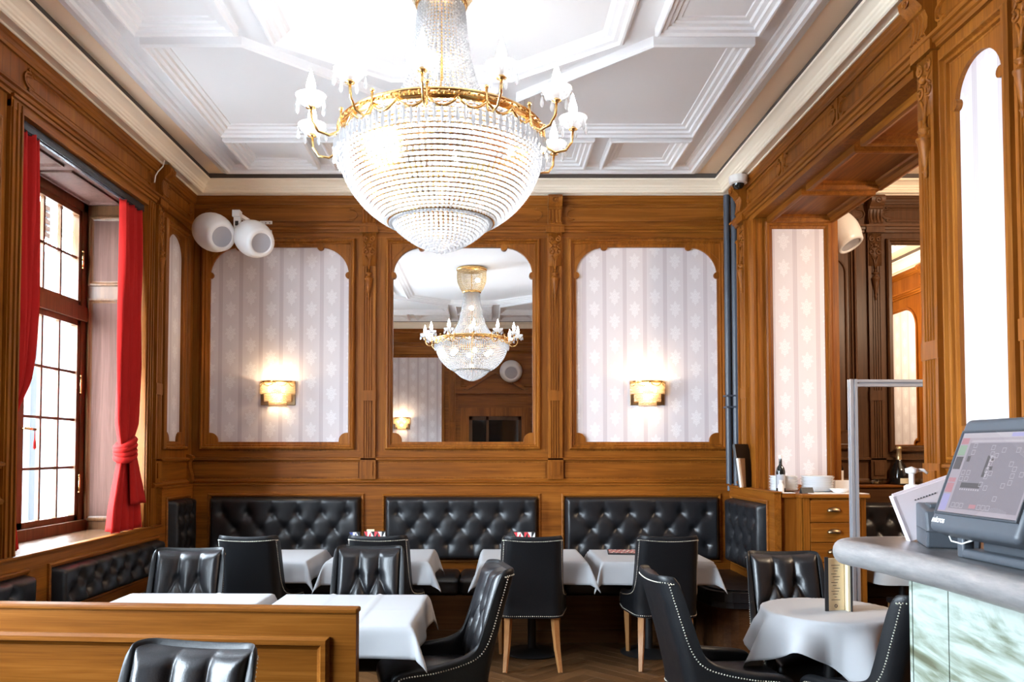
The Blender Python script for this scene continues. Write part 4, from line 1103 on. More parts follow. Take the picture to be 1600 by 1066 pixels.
def chair_shell():
    mb = MB(); nz = 16; zb = .365
    def fn(i, j):
        x, y, nx_, ny = plan[i]; d = y - YBK; H = Hd(d); th = .026 + .026 * min(1, max(0, (d - .07) / .08))
        if j <= nz: z = zb + (H - zb) * j / nz; off = 0
        elif j == nz + 1: z = H + .012; off = .010
        elif j == nz + 2: z = H + .017; off = th / 2
        elif j == nz + 3: z = H + .012; off = th - .010
        else: z = H - (H - .41) * (j - nz - 4) / 10; off = th
        if z > .80 and d < .08: z -= .012 * (1 - (x / .22) ** 2)
        flare = (.018 * max(0, (.6 - z) / .25) if False else 0)
        X = x - nx_ * off; Y = y - ny * off
        taper = 1 - .03 * max(0, (z - .5) / .45)
        return (X * taper, Y - recl(z) + curve_back(X) * (1 if d < .1 else 0) * max(0, (z - .5) / .45), z)
    n = len(plan); m = nz + 15
    mb.grid(n, m, fn)
    # close the arm fronts
    for i in (0, n - 1):
        ring_ = [i * m + j for j in range(m)]; mb.f.append(tuple(ring_ if i == 0 else ring_[::-1]))
    return mb
def nails():
    # path (s, z) along the swooping upper edge, offset below it
    S = [0]
    for a, b in zip(plan, plan[1:]): S.append(S[-1] + math.hypot(b[0] - a[0], b[1] - a[1]))
    E = [(s, Hd(p[1] - YBK)) for s, p in zip(S, plan)]
    off = []
    for i, (s, z) in enumerate(E):
        a = E[max(0, i - 1)]; b = E[min(len(E) - 1, i + 1)]; t = Vector((b[0] - a[0], b[1] - a[1])).normalized(); nn = Vector((t.y, -t.x))
        o_ = .018 + .034 * abs(t.y) ** 2; off.append((s + nn.x * o_, z + nn.y * o_))
    mid = S[-1] / 2
    off = [(.017, .40)] + [p for p in off if .012 < p[0] < S[-1] - .012] + [(S[-1] - .017, .40)]
    pts = []; acc = 0; step = .0125
    for a, b in zip(off, off[1:]):
        L = math.hypot(b[0] - a[0], b[1] - a[1])
        while acc < L:
            t = acc / L; pts.append((a[0] + (b[0] - a[0]) * t, a[1] + (b[1] - a[1]) * t)); acc += step
        acc -= L
    k = S[-1]
    s = .03
    while s < k - .03: pts.append((s, .378)); s += step * 1.15
    out = []
    for s, z in pts:
        s = min(max(s, 0), k - 1e-6); i = max(j for j in range(len(S) - 1) if S[j] <= s); t = (s - S[i]) / (S[i + 1] - S[i])
        x = plan[i][0] + (plan[i + 1][0] - plan[i][0]) * t; y = plan[i][1] + (plan[i + 1][1] - plan[i][1]) * t
        d = y - YBK; zz = z - (.012 * (1 - (x / .22) ** 2) if z > .80 and d < .08 else 0); taper = 1 - .03 * max(0, (zz - .5) / .45)
        out.append((x * taper, y - recl(zz) + curve_back(x) * (1 if d < .1 else 0) * max(0, (zz - .5) / .45), zz))
    return out
def chair_proto():
    r = thing('armchair', 'x', 'chair', (0, 0, 0), 0, 'black leather armchairs')
    chair_shell().build('shell', 'leather_shell', r, smooth=True, sub=1)
    MB().spheres(nails(), .0042, 1).build('nailhead_trim', 'nail_steel', r, smooth=True, fix=False, kind='stuff')
    # tufted inside back
    w, h = .405, .495; z0 = .455; zt = z0 + h
    B = [(-.062, .335), (.062, .335), (0, .20), (-.125, .20), (.125, .20)]
    S = [(-.062, .335, -.062, h), (.062, .335, .062, h), (-.062, .335, 0, .20), (.062, .335, 0, .20), (-.062, .335, -.125, .20), (.062, .335, .125, .20), (0, .2, -.03, .0), (0, .2, .03, 0), (-.125, .2, -.125, .0), (.125, .2, .125, 0)]
    nx_, nz = 52, 62
    x = np.linspace(-w / 2, w / 2, nx_)[:, None] * np.ones((1, nz)); z = np.linspace(0, h, nz)[None, :] * np.ones((nx_, 1))
    dp = tuft_depth(x, z, w, h, .075, B, S, .022, .05, .42, .45, 1.1)
    def fn(i, j):
        X = x[i, j]; Z = z0 + z[i, j]; zz = Z - .014 * (1 - (X / .2) ** 2) * max(0, (Z - .8) / .15)
        return (X * (1 - .03 * (Z - .5) / .45), YBK + .028 - recl(Z) + curve_back(X) * max(0, (Z - .5) / .45) + dp[i, j] + .002, zz)
    p = MB().grid(nx_, nz, fn).build('tufted_back', 'leather', r, smooth=True)
    b = MB()
    for bx, bz in B: b.spheres([(bx, YBK + .028 - recl(z0 + bz) + .012, z0 + bz)], .009, 1)
    b.build('buttons', 'leather', p, smooth=True, kind='stuff')
    MB().rbox(-.214, .214, -.20, .285, .345, .452, .04, 4, 5, .024).build('seat', 'leather', r, smooth=True)
    for sg in (-1, 1):
        MB().tube([(sg * .215, .205, .37), (sg * .213, .208, .19), (sg * .210, .212, 0)], [.031, .025, .018], 4).build('leg', 'leg_oak', r)
        MB().tube([(sg * .165, -.19, .38), (sg * .170, -.20, .28), (sg * .178, -.235, .15), (sg * .194, -.315, 0)], [.032, .029, .024, .017], 4).build('leg', 'leg_oak', r, auto=50)
    return r
def face(dx, dy): return math.atan2(dy, dx) - PI / 2
CHAIRS = [  # (position, facing, label)
    ((-1.69, 5.98), (0, 1), 'black leather armchair seen from behind at the leftmost back-row table'),
    ((-.77, 6.00), (.03, 1), 'black leather armchair seen from behind, mostly hidden behind a tufted armchair'),
    ((.31, 5.96), (0, 1), 'black leather armchair seen from behind with its nailhead-framed back just right of centre'),
    ((1.275, 5.97), (.04, 1), 'black leather armchair seen from behind at the table with the patterned menu lying on it'),
    ((-1.80, 4.56), (.03, -1), 'black tufted armchair facing the camera behind the left front table'),
    ((-.735, 4.66), (0, -1), 'black tufted armchair facing the camera behind the right front table'),
    ((-.275, 4.14), (-.98, -.20), 'black armchair seen in profile, tucked in at the right end of the front table'),
    ((1.17, 4.02), (1, .10), 'black armchair in the foreground turned right towards the round table, showing its nailed back'),
    ((1.715, 4.40), (-.04, -1), 'black tufted armchair facing the camera behind the round table'),
    ((1.80, 3.68), (-.25, .97), 'black armchair right of the round table, half hidden by the bar counter'),
    ((-.965, 2.15), (-.2, -.975), 'black tufted armchair back in the near foreground in front of the wooden bench back'),
    ((-1.735, 2.14), (0, -1), 'black armchair cut off by the left edge of the picture'),
]
cp = chair_proto()
for i, (p, f, lab) in enumerate(CHAIRS):
    if i == 0: cp.location = (*p, 0); cp.rotation_euler = (0, 0, face(*f)); cp['label'] = lab
    else: dup(cp, (*p, 0), face(*f), lab)

# ------------------------------------------------------------------ tables and cloths
def table(loc, rz, w, d, label, group='square dining tables', rnd=False):
    t = thing('dining_table', label, 'table', loc, rz, group)
    if rnd: MB().lathe([(0, .715), (w / 2 - .012, .715), (w / 2, .72), (w / 2, .735), (w / 2 - .006, .74), (0, .74)], 40).build('tabletop', 'oak_x', t)
    else: MB().chbox(-w / 2, w / 2, -d / 2, d / 2, .715, .74, .005).build('tabletop', 'oak_x', t)
    MB().lathe([(.035, .03), (.032, .06), (.03, .69), (.05, .70), (.14, .705), (.14, .715)], 16).build('pedestal', 'iron_black', t, auto=40)
    MB().lathe([(.21, 0), (.215, .006), (.20, .018), (.06, .03), (.035, .04)], 28).build('foot_plate', 'iron_black', t, auto=40)
    return t
def cloth(loc, rz, w, d, ov, label, seed, creases=(), oy=0, ox=0, flare=.32):
    rnd = random.Random(seed); a, b = w / 2 + .003, d / 2 + .003; ext = (w / 2 + ov, d / 2 + ov)
    N = 64; xs_ = np.linspace(-ext[0], ext[0], N) + ox; ys_ = np.linspace(-ext[1], ext[1], N) + oy
    top = .7445; ph = [rnd.uniform(0, 6) for _ in range(6)]
    def fn(i, j):
        x, y = xs_[i], ys_[j]; dx = max(abs(x) - a, 0); dy = max(abs(y) - b, 0)
        sx = 1 if x > 0 else -1; sy = 1 if y > 0 else -1
        z = top
        if dx == 0 and dy == 0:
            for (ax, v) in creases:
                q = x if ax == 0 else y; z += .006 * math.exp(-((q - v) / .008) ** 2)
            z += .0012 * math.sin(9 * x + ph[0]) * math.sin(8 * y + ph[1])
            return (x, y, z)
        r = math.hypot(dx, dy); phi = math.atan2(dy, dx); cor = math.sin(2 * phi)
        fl_ = flare * (cor ** 1.3 if cor > 0 else 0) * (.85 + .3 * math.sin(ph[2] + sx + 2 * sy))
        out = r * fl_ * .9; drop = r * math.sqrt(max(.2, 1 - fl_ ** 2))
        wav = .010 * min(1, r / .1) * math.sin((y if dx > dy else x) * 13 + ph[3] + sx)
        ex = (.007 if dx > 0 else 0) * min(1, dx / .03); ey = (.007 if dy > 0 else 0) * min(1, dy / .03)
        X = (min(abs(x), a) + ex + out * math.cos(phi) + (wav if dx > 0 else 0) * (1 - cor) + .018 * r / .2 * (dx > 0)) * sx
        Y = (min(abs(y), b) + ey + out * math.sin(phi) + (wav if dy > 0 and dx <= dy else 0) * (1 - cor) + .018 * r / .2 * (dy > 0)) * sy
        dr = max(0, drop - .004)
        return (X, Y, top - dr)
    o = MB().grid(N, N, fn).build('tablecloth', 'linen', smooth=True)
    tag(o, label, 'tablecloth', 'white tablecloths', loc, rz); o.modifiers.new('thick', 'SOLIDIFY').thickness = .002; o.modifiers['thick'].offset = 1
    return o
TB = [((-1.62, 4.16, 0), -.01, .80, .78, .15, 'left front square table beside the window bench', 'white cloth on the left front table, mostly hidden by the wooden bench back', ((0, .1),)),
      ((-.745, 4.12, 0), -.02, .79, .78, .155, 'right front square table behind the end of the bench back', 'white creased cloth on the right front table with a long drooping corner', ((0, .13), (0, -.13), (1, -.05))),
      ((-1.70, 6.21, 0), 0, .74, .72, .16, 'leftmost of the four tables along the back banquette', 'white cloth on the leftmost back table', ()),
      ((-.81, 6.21, 0), 0, .74, .72, .17, 'back table, second of four from the left, behind two armchairs', 'white cloth on the second back table from the left, under the two small patterned boxes', ()),
      ((.335, 6.21, 0), 0, .76, .72, .17, 'back table, third of four from the left, in front of the mirror', 'white cloth on the third back table from the left, under one small patterned box', ()),
      ((1.23, 6.20, 0), 0, .80, .72, .17, 'rightmost of the four tables along the back banquette', 'white cloth on the rightmost back table, under the flat patterned menu', ())]
for i, (loc, rz, w, d, ov, l1, l2, cr_) in enumerate(TB):
    table(loc, rz, w, d, l1); cloth(loc, rz, w, d, ov, l2, i + 3, cr_, flare=.42 if i > 1 else .34)
RT = (1.735, 4.10, 0)
table(RT, 0, .62, .62, 'small round table between the bar counter and three armchairs', 'round dining table', True)
def round_cloth():
    R = .33; N = 121; K = 44; top = .7445; S_ = .50
    def fn(i, j):
        ph = 2 * PI * i / (N - 1); t = j / (K - 1)
        ext = S_ / max(abs(math.cos(ph + .75)), abs(math.sin(ph + .75))); ext = min(ext, .64)
        r = ext * t
        if r <= R: return (r * math.cos(ph), r * math.sin(ph), top + .0008 * math.sin(20 * r))
        dr = r - R; k = .24 + .26 * math.cos(9 * ph + .9 + .9 * math.sin(2 * ph)) + .08 * math.cos(3 * ph + 1); q = max(.03, k)
        rr = R + .004 + dr * q * min(1, dr / .08); zz = top - dr * math.sqrt(max(.3, 1 - q * q))
        return (rr * math.cos(ph), rr * math.sin(ph), zz)
    o = MB().grid(N, K, fn).build('tablecloth', 'linen', smooth=True)
    tag(o, 'white cloth draped in folds over the small round table', 'tablecloth', 'white tablecloths', RT); o.modifiers.new('thick', 'SOLIDIFY').thickness = .002
round_cloth()

# patterned boxes and menus
def tri_pattern(parent, W, w, h, n, m, mats, name='printed_pattern'):
    gs = {k: MB() for k in mats}; a = w / n; b = h / m
    for i in range(n):
        for j in range(m):
            x, z = i * a, j * b; s = (i + j) % 3
            A, B_, C_, D_ = (x, z), (x + a, z), (x + a, z + b), (x, z + b)
            t1, t2 = ((A, B_, C_), (A, C_, D_)) if (i + j) % 2 else ((A, B_, D_), (B_, C_, D_))
            for t_, k in ((t1, mats[s % len(mats)]), (t2, mats[(s + 1) % len(mats)])): gs[k].add([W(p[0], p[1], .0012) for p in t_], [(0, 1, 2)])
    for k, g in gs.items():
        if g.f: g.build(name, k, parent, fix=False, kind='stuff')
def pattern_box(loc, w, h, d, label, mats, rz=0):
    t = thing('patterned_box', label, 'box', loc, rz, 'patterned boxes on the back tables')
    b = MB().box(-w / 2, w / 2, 0, d, 0, h).build('box_body', 'black_plastic', t)
    tri_pattern(t, lambda u, v, o: (-w / 2 + u, -o, v), w, h, max(3, int(w / .028)), 2 if h < .1 else 3, mats)
    return t
Z_T = .747
pattern_box((-1.075, 6.46, Z_T), .085, .15, .05, 'small box printed in blue and white triangles on a back table', ('blue_print', 'white_print', 'black_plastic'))
b2 = pattern_box((-.915, 6.46, Z_T), .17, .155, .06, 'small red and white triangle-printed box with a card in it on a back table', ('red_print', 'white_print', 'black_plastic'))
tag(MB().box(-.03, .03, .02, .03, .10, .172).build('card', 'paper_cream'), 'cream card sticking out of the red and white box', 'card', loc=(-.95, 6.46, Z_T))
pattern_box((.29, 6.46, Z_T), .17, .15, .06, 'small red and white triangle-printed box beside the armchair in front of the mirror', ('red_print', 'white_print', 'black_plastic'))
mn = thing('menu', 'flat menu printed in red and white diamonds lying on the rightmost back table', 'menu', (1.10, 6.33, .7475), -.12)
MB().chbox(-.16, .16, -.12, .12, 0, .012, .003).build('cover', 'black_plastic', mn)
tri_pattern(mn, lambda u, v, o: (-.15 + u, -.11 + v, .012 + o), .30, .22, 10, 7, ('red_print', 'white_print', 'black_plastic'))
# standing menu on the round table
ms = thing('menu_stand', 'open upright menu with black covers and cream pages on the round table', 'menu', (1.785, 4.06, .7465), .0)
for (sx, rz_) in ((-1, .48), (1, -1.18)):
    pass
W1 = lambda u, v, w: (-.085 + u * .86 + w * .5, .01 + u * .5 - w * .86 + .0, v)
W2 = lambda u, v, w: (.03 - u * .10 + w * .99, -.03 + u * .99 + w * .1, v)
MB().box(-.005, .012, -.004, .004, 0, .27, lambda u, v, w: (-.088 + u, -.012 + v, w)).build('cover', 'black_plastic', ms)
pg = MB().box(.01, .10, 0, .262, -.002, .002, lambda u, v, w: (-.085 + u, .004 + w + .12 * u, v)).build('page', 'paper_cream', ms)
ln = MB()
for k in range(13): ln.box(.032 + .008 * (k % 3), .078 - .006 * (k % 4), .225 - k * .0145, .2275 - k * .0145, .002, .0026, lambda u, v, w: (-.085 + u, .004 - w + .12 * u, v))
ln.lathe([(.0, 0), (.005, 0)], 10, (0, 0, 0), cap=False) if False else None
ln.build('text_lines', 'ink', pg, fix=False, kind='stuff')
MB().tube([(-.03 + .006 * math.cos(a), .0072, .022 + .008 * math.sin(a)) for a in [2 * PI * i / 10 for i in range(10)]], .0018, 4, True).build('emblem', 'ink', pg)
MB().box(.02, .031, -.02, .10, 0, .262).build('page', 'paper_cream', ms); MB().box(.031, .038, -.03, .11, 0, .272).build('cover', 'black_plastic', ms)

# ------------------------------------------------------------------ sideboard and what stands on it
sb = thing('sideboard', 'oak sideboard with drawers and cup handles standing in the wide opening', 'cabinet', (0, 0, 0))
ST = 1.235
MB().box(2.30, 2.755, 5.87, 6.46, 0, ST - .03).box(2.185, 2.30, 5.99, 6.46, 0, ST - .03).build('carcass', 'oak_z', sb)
MB().chbox(2.28, 2.785, 5.84, 6.47, ST - .03, ST, .008).box(2.185, 2.29, 5.96, 6.47, ST - .03, ST - .002).build('top', 'oak_x', sb)
MB().box(2.30, 2.345, 5.855, 5.88, .0, ST - .03).box(2.72, 2.755, 5.855, 5.88, 0, ST - .03).build('stile', 'oak_z', sb)
zt = ST - .045
for i, h in enumerate((.165, .145, .145, .20, .26)):
    dr = MB().chbox(2.35, 2.715, 5.852, 5.872, zt - h + .006, zt, .003).build('drawer_front', 'oak_x', sb)
    zc = zt - h * .42
    hd = MB(); c = (2.52, 5.85, zc)
    hd.grid(9, 6, lambda a, b: (c[0] - .048 * math.cos(PI * a / 8) * math.cos(PI / 2 * b / 5) if False else c[0] + .048 * math.sin(PI / 2 * (a - 4) / 4), c[1] - .026 * math.sin(PI / 2 * (1 - b / 5)) * math.cos(PI / 2 * (a - 4) / 4.01), c[2] - .012 + .03 * math.sin(PI / 2 * b / 5) * (.35 + .65 * math.cos(PI / 2 * (a - 4) / 4.01))))
    hh = hd.build('cup_handle', 'old_brass', dr, smooth=True); hh.modifiers.new('t', 'SOLIDIFY').thickness = .002
    zt -= h
def plates(x, y, z, n, r, label):
    g = 'plates in the ' + label
    pr = [(0, 0), (r * .6, 0), (r * .66, .003), (r * .98, .016), (r, .018), (r * .97, .0185), (r * .64, .006), (0, .005)]
    me = None
    ords = ['bottom', 'second', 'third', 'fourth', 'fifth', 'sixth', 'seventh', 'eighth', 'ninth', 'tenth', 'eleventh', 'twelfth', 'thirteenth', 'fourteenth', 'fifteenth', 'sixteenth']
    for k in range(n):
        if me is None: o = MB().lathe(pr, 32).build('plate', 'ceramic', smooth=True); me = o.data
        else: o = bpy.data.objects.new('plate', me); COL.objects.link(o)
        w_ = 'topmost white plate' if k == n - 1 else 'bottom white plate' if k == 0 else ords[k] + ' white plate from the bottom'
        tag(o, w_ + ' of the ' + label, 'plate', g, (x + .004 * math.sin(k * 2.1), y + .003 * math.cos(k * 1.7), z + k * .0076))
plates(2.285, 6.20, ST, 15, .105, 'left plate stack on the sideboard')
plates(2.53, 6.16, ST, 15, .12, 'right plate stack on the sideboard')
bw = MB().lathe([(0, 0), (.04, 0), (.045, .004), (.075, .03), (.072, .031), (.04, .008), (0, .006)], 24).build('bowl', 'ceramic', smooth=True); tag(bw, 'shallow white bowl in front of the right plate stack on the sideboard', 'bowl', loc=(2.63, 6.0, ST + .004))
def bottle(nm, loc, h, r, label, glass='black_glass', lab=None, cap='white_plastic', neckr=.30, champ=False):
    t = thing(nm, label, 'bottle', loc)
    if champ: prof = [(0, 0), (r * .95, 0), (r, .01), (r, h * .22), (r * .93, h * .36), (r * .66, h * .50), (r * .36, h * .60), (r * .26, h * .68), (r * .24, h * .92), (r * .30, h * .93), (r * .30, h * .95), (r * .24, h), (0, h)]
    else: prof = [(0, 0), (r * .96, 0), (r, .006), (r, h * .56), (r * .8, h * .66), (r * neckr * 1.2, h * .74), (r * neckr, h * .9), (r * neckr, h * .96), (0, h * .96)]
    MB().lathe(prof, 20).build('glass_body', glass, t, smooth=True)
    if champ:
        MB().lathe([(r * .30, h * .62), (r * .29, h * .70), (r * .27, h * .92), (r * .33, h * .93), (r * .33, h * .955), (r * .26, h * 1.005), (0, h * 1.01)], 16, cap=False).build('foil', 'foil_gold', t, smooth=True)
        MB().lathe([(r * 1.012, h * .03), (r * 1.012, h * .17)], 16, a0=-PI * .62, a1=-PI * .12, cap=False).build('label', 'label_gold', t, smooth=True)
    else:
        MB().lathe([(r * neckr * 1.3, h * .9), (r * neckr * 1.3, h), (0, h)], 14, cap=False).build('cap', cap, t, auto=40)
        if lab: MB().lathe([(r * 1.015, h * .12), (r * 1.015, h * .48)], 20, a0=-PI * .95, a1=-PI * .05, cap=False).build('label', lab, t, smooth=True)
    return t
bottle('sauce_bottle', (2.225, 6.10, ST), .285, .034, 'dark bottle with white cap and printed label at the left end of the sideboard', lab='grille_grey')
bottle('shaker', (2.203, 6.035, ST), .095, .022, 'small white bottle beside the dark sauce bottle on the sideboard', glass='white_plastic', neckr=.5)
bk = MB().chbox(-.012, .012, -.11, .11, 0, .36, .003).build('menu_folder', 'black_plastic'); tag(bk, 'tall black menu folder leaning in the corner behind the bench wing', 'menu', loc=(2.15, 6.65, 1.252)); bk.rotation_euler = (0, -.16, -.9)
bk = MB().chbox(-.008, .008, -.09, .09, 0, .24, .002).build('booklet', 'paper'); tag(bk, 'white booklet leaning against the black menu folder by the pipes', 'booklet', loc=(2.12, 6.62, 1.252)); bk.rotation_euler = (0, -.12, -.7)
tc = MB().prism([(-.03, 0), (.03, 0), (0, .045)], -.045, .045, lambda a, b, t: (t, a, b)).build('tent_card', 'black_plastic'); tag(tc, 'small black tent card in front of the plate stacks', 'card', loc=(2.37, 5.97, ST))
pc = MB().chbox(0, .42, 0, .24, 0, .004, .001).build('napkin', 'paper'); tag(pc, 'white paper sheet spread along the front of the sideboard top', 'napkin', loc=(2.37, 5.86, ST), rz=.03)
pc = MB().chbox(0, .10, 0, .08, 0, .005, .001).build('card', 'paper'); tag(pc, 'white card lying on the lower left shelf of the sideboard', 'card', loc=(2.185, 5.965, ST))
bx = MB().chbox(-.07, .07, -.01, .01, 0, .09, .003).build('card_holder', 'paper'); tag(bx, 'upright white card beside the right plate stack', 'card', loc=(2.735, 6.18, ST), rz=.1)
bx = MB().chbox(-.012, .012, -.02, .02, 0, .095, .003).build('lighter_box', 'slate_plastic'); tag(bx, 'small slate-blue box at the right end of the sideboard', 'box', loc=(2.795 - .03, 6.05, ST))

# ------------------------------------------------------------------ plexiglass screen
px = thing('plexiglass_screen', 'clear plexiglass screen in an aluminium profile frame standing in the opening', 'screen', (2.365, 5.24, 0))
def profile(mb, a, b, ax):
    s = .023
    for sx in (-1, 1):
        for sy in (-1, 1):
            if ax == 2: mb.box(a[0] + (sx * s if sx < 0 else .006), a[0] + (-.006 if sx < 0 else s), a[1] + (sy * s if sy < 0 else .006), a[1] + (-.006 if sy < 0 else s), a[2], b[2])
            else: mb.box(a[0], b[0], a[1] + (sy * s if sy < 0 else .006), a[1] + (-.006 if sy < 0 else s), a[2] + (sx * s if sx < 0 else .006), a[2] + (-.006 if sx < 0 else s))
    if ax == 2: mb.box(a[0] - .014, a[0] + .014, a[1] - .014, a[1] + .014, a[2], b[2])
    else: mb.box(a[0], b[0], a[1] - .014, a[1] + .014, a[2] - .014, a[2] + .014)
for x in (.025, .88): m_ = MB(); profile(m_, (x, 0, .02), (x, 0, 2.02), 2); m_.build('post', 'aluminium', px)
for z in (1.995, .12): m_ = MB(); profile(m_, (.048, 0, z), (.857, 0, z), 0); m_.build('rail', 'aluminium', px)
MB().box(.04, .865, -.003, .003, .13, 1.98).build('panel', 'plexi', px)
for x in (.025, .88): MB().chbox(x - .03, x + .03, -.22, .22, 0, .02, .005).build('foot', 'aluminium', px)

# ------------------------------------------------------------------ next room: bench, shelf, bottle, glasses, table
nb = thing('banquette', 'dark banquette along the back wall of the next room, behind the plexiglass screen', 'bench', (0, 0, 0))
MB().box(RX0 + .01, RX1 - .03, YB - .05, BW - .001, 0, 1.23).build('back_board', 'walnut_x', nb)
MB().chbox(RX0 + .01, RX1 - .03, YB - .07, BW - .001, 1.23, 1.255, .006).build('top_ledge', 'oak_x', nb)
WN = lambda u, v, w: (u, YB - .05 - w, v)
for a in (3.0, 4.25): leather_pad(nb, WN, a, .60, 1.15, .50, .085, 6, 3)
seat_cushion(nb, RX0 + .04, 5.2, 6.42, YB - .06, .37, .50); MB().box(RX0 + .04, 5.2, 6.46, 6.9, 0, .37).build('seat_base', 'walnut_x', nb)
bottle('champagne_bottle', (3.625, 7.07, 1.255), .335, .078, 'dark round-bellied champagne bottle with gold neck foil on the ledge of the next room', champ=True)
bottle('wine_bottle', (3.075, 7.06, 1.255), .26, .05, 'dark bottle half hidden behind the wallpapered pier, on the ledge of the next room', lab='paper')
def tumbler(x, y, label):
    t = MB().lathe([(0, 0), (.045, 0), (.062, .055), (.058, .055), (.042, .008), (0, .008)], 20); 
    for i in range(10):
        a = 2 * PI * i / 10; t.tube([(.047 * math.cos(a), .047 * math.sin(a), .005), (.063 * math.cos(a + .3), .063 * math.sin(a + .3), .05)], .005, 4)
    o = t.build('glass_bowl', 'clear_glass'); tag(o, label, 'glass', 'cut glass bowls on the ledge', (x, y, 1.255))
    c = MB().lathe([(0, 0), (.02, 0), (.02, .015), (0, .015)], 12).build('tealight', 'foil_gold'); tag(c, 'gold tealight inside the ' + label, 'candle', 'tealights', (x, y, 1.264))
tumbler(3.42, 7.07, 'cut glass bowl left of the champagne bottle'); tumbler(3.86, 7.07, 'cut glass bowl right of the champagne bottle')
nt_ = thing('dining_table', 'round white-clothed table in the next room behind the bar counter', 'table', (3.15, 6.12, 0))
MB().lathe([(0, .72), (.33, .72), (.335, .735), (.33, .745), (0, .745)], 32).build('tabletop', 'oak_x', nt_); MB().lathe([(.20, 0), (.03, .03), (.03, .72)], 16).build('pedestal', 'iron_black', nt_)
def fnr(i, j):
    ph = 2 * PI * i / 60; t = j / 15; r = .52 * t
    if r <= .338: return (r * math.cos(ph), r * math.sin(ph), .749)
    dr_ = r - .338; q = .3 + .2 * math.cos(8 * ph); return ((.342 + dr_ * q) * math.cos(ph), (.342 + dr_ * q) * math.sin(ph), .749 - dr_ * .92)
tag(MB().grid(61, 16, fnr).build('tablecloth', 'linen', smooth=True), 'white cloth on the round table in the next room', 'tablecloth', 'white tablecloths', (3.15, 6.12, 0))
ws = thing('wooden_chair', 'orange-brown wooden chair back behind the bar counter in the next room', 'chair', (3.12, 5.55, 0), -.1)
MB().chbox(-.2, .2, -.02, .02, 1.06, 1.11, .01).build('top_rail', 'leg_oak', ws)
for x in (-.18, .18): MB().tube([(x, 0, 0), (x, 0, 1.07)], .024, 4).build('leg', 'leg_oak', ws); MB().tube([(x, .4, 0), (x, .4, .44)], .022, 4).build('leg', 'leg_oak', ws)
MB().chbox(-.21, .21, -.02, .42, .43, .47, .01).build('seat', 'leather', ws)
MB().box(-.16, .16, -.008, .008, .55, 1.02).build('back_panel', 'leather', ws)

# ------------------------------------------------------------------ bar counter
bar = thing('bar_counter', 'bar counter with a worn pewter bullnose top and pale green onyx front at right', 'bar', (0, 0, 0))
CT = 1.205
edge = [(1.415, -.3), (1.412, 2.0), (1.405, 2.55), (1.385, 2.85), (1.36, 3.02), (1.345, 3.09), (1.345, 3.14), (1.37, 3.20), (1.42, 3.25), (1.50, 3.285), (1.62, 3.30), (2.12, 3.30)]
mb = MB(); rr = .048; cz = CT - rr
prof = [(rr + .02, CT), (rr, CT)] + [(rr - rr * math.sin(a), cz + rr * math.cos(a)) for a in [PI * i / 10 for i in range(1, 10)]] + [(rr, CT - 2 * rr), (rr + .02, CT - 2 * rr)]
def edge_nrm(i):
    a = Vector(edge[max(0, i - 1)]); b = Vector(edge[min(len(edge) - 1, i + 1)]); t = (b - a).normalized(); return Vector((t.y, -t.x))
ne = len(edge)
mb.grid(ne, len(prof), lambda i, j: (edge[i][0] + edge_nrm(i).x * prof[j][0], edge[i][1] + edge_nrm(i).y * prof[j][0], prof[j][1]))
mb.build('bullnose_edge', 'pewter_edge', bar, auto=35); mb = MB()
inner = [(edge[i][0] + edge_nrm(i).x * (rr + .02), edge[i][1] + edge_nrm(i).y * (rr + .02)) for i in range(ne)] + [(2.12, -.3)]
mb.prism(inner, CT - 2 * rr, CT, lambda a, b, t: (a, b, t))
mb.build('pewter_top', 'pewter', bar, auto=35)
MB().prism([(1.60, -.3), (1.575, 2.6), (1.565, 2.965), (2.1, 2.985), (2.1, -.3)], .0, CT - 2 * rr - .002, lambda a, b, t: (a, b, t)).build('core', 'slate_dark', bar)
seg = [2.955, 2.73, 1.75, .8, -.2]
for a, b in zip(seg, seg[1:]):
    xa = 1.555 + (2.965 - a) * .012; xb = 1.555 + (2.965 - b) * .012
    MB().prism([(xa, a - .003), (xb, b + .003), (xb + .02, b + .003), (xa + .02, a - .003)], .1, CT - 2 * rr - .004, lambda p, q, t: (p, q, t)).build('onyx_panel', 'onyx', bar)
MB().prism([(1.56, 2.968), (2.08, 2.988), (2.08, 3.006), (1.56, 2.986)], .1, CT - 2 * rr - .004, lambda p, q, t: (p, q, t)).build('onyx_panel', 'onyx', bar)

# point of sale terminal
D_ = 2.42
pos = thing('sales_terminal', 'grey touchscreen sales terminal tilted back on the bar counter', 'terminal', (1.475, 2.475, CT), math.radians(-88))
tilt = Matrix.Translation((0, 0, .085)) @ Matrix.Rotation(math.radians(-21), 4, 'X') @ Matrix.Diagonal((1.06, 1.0, 1.07, 1))
w, h = .40, .36
body = MB().rbox(-.205, .205, 0, .09, 0, .37, .022, 4).xf(tilt); body.build('housing', 'slate_plastic', pos, smooth=True)
WSn = lambda u, v, o: tilt @ Vector((-.205 + u, -o, v))
MB().frame([(.022, .058), (.388, .058), (.388, .322), (.022, .322)], [(-.006, -.002), (-.004, .006), (.0, .006), (.004, .001), (.012, .001)], WSn).build('bezel', 'slate_dark', pos)
scr = MB().box(.022, .388, .058, .322, -.002, .0016, WSn).build('screen', 'screen_glow', pos)
def quads(rs, mat, o=.0022, name='screen_icons'):
    m_ = MB()
    for (a, b, c, d) in rs: m_.add([WSn(a, c, o), WSn(b, c, o), WSn(b, d, o), WSn(a, d, o)], [(0, 1, 2, 3)])
    m_.build(name, mat, scr, fix=False, kind='stuff')
quads([(.075, .375, .075, .285)], 'screen_mid'); quads([(.03, .385, .302, .318), (.08, .38, .288, .294)], 'screen_light', .0026)
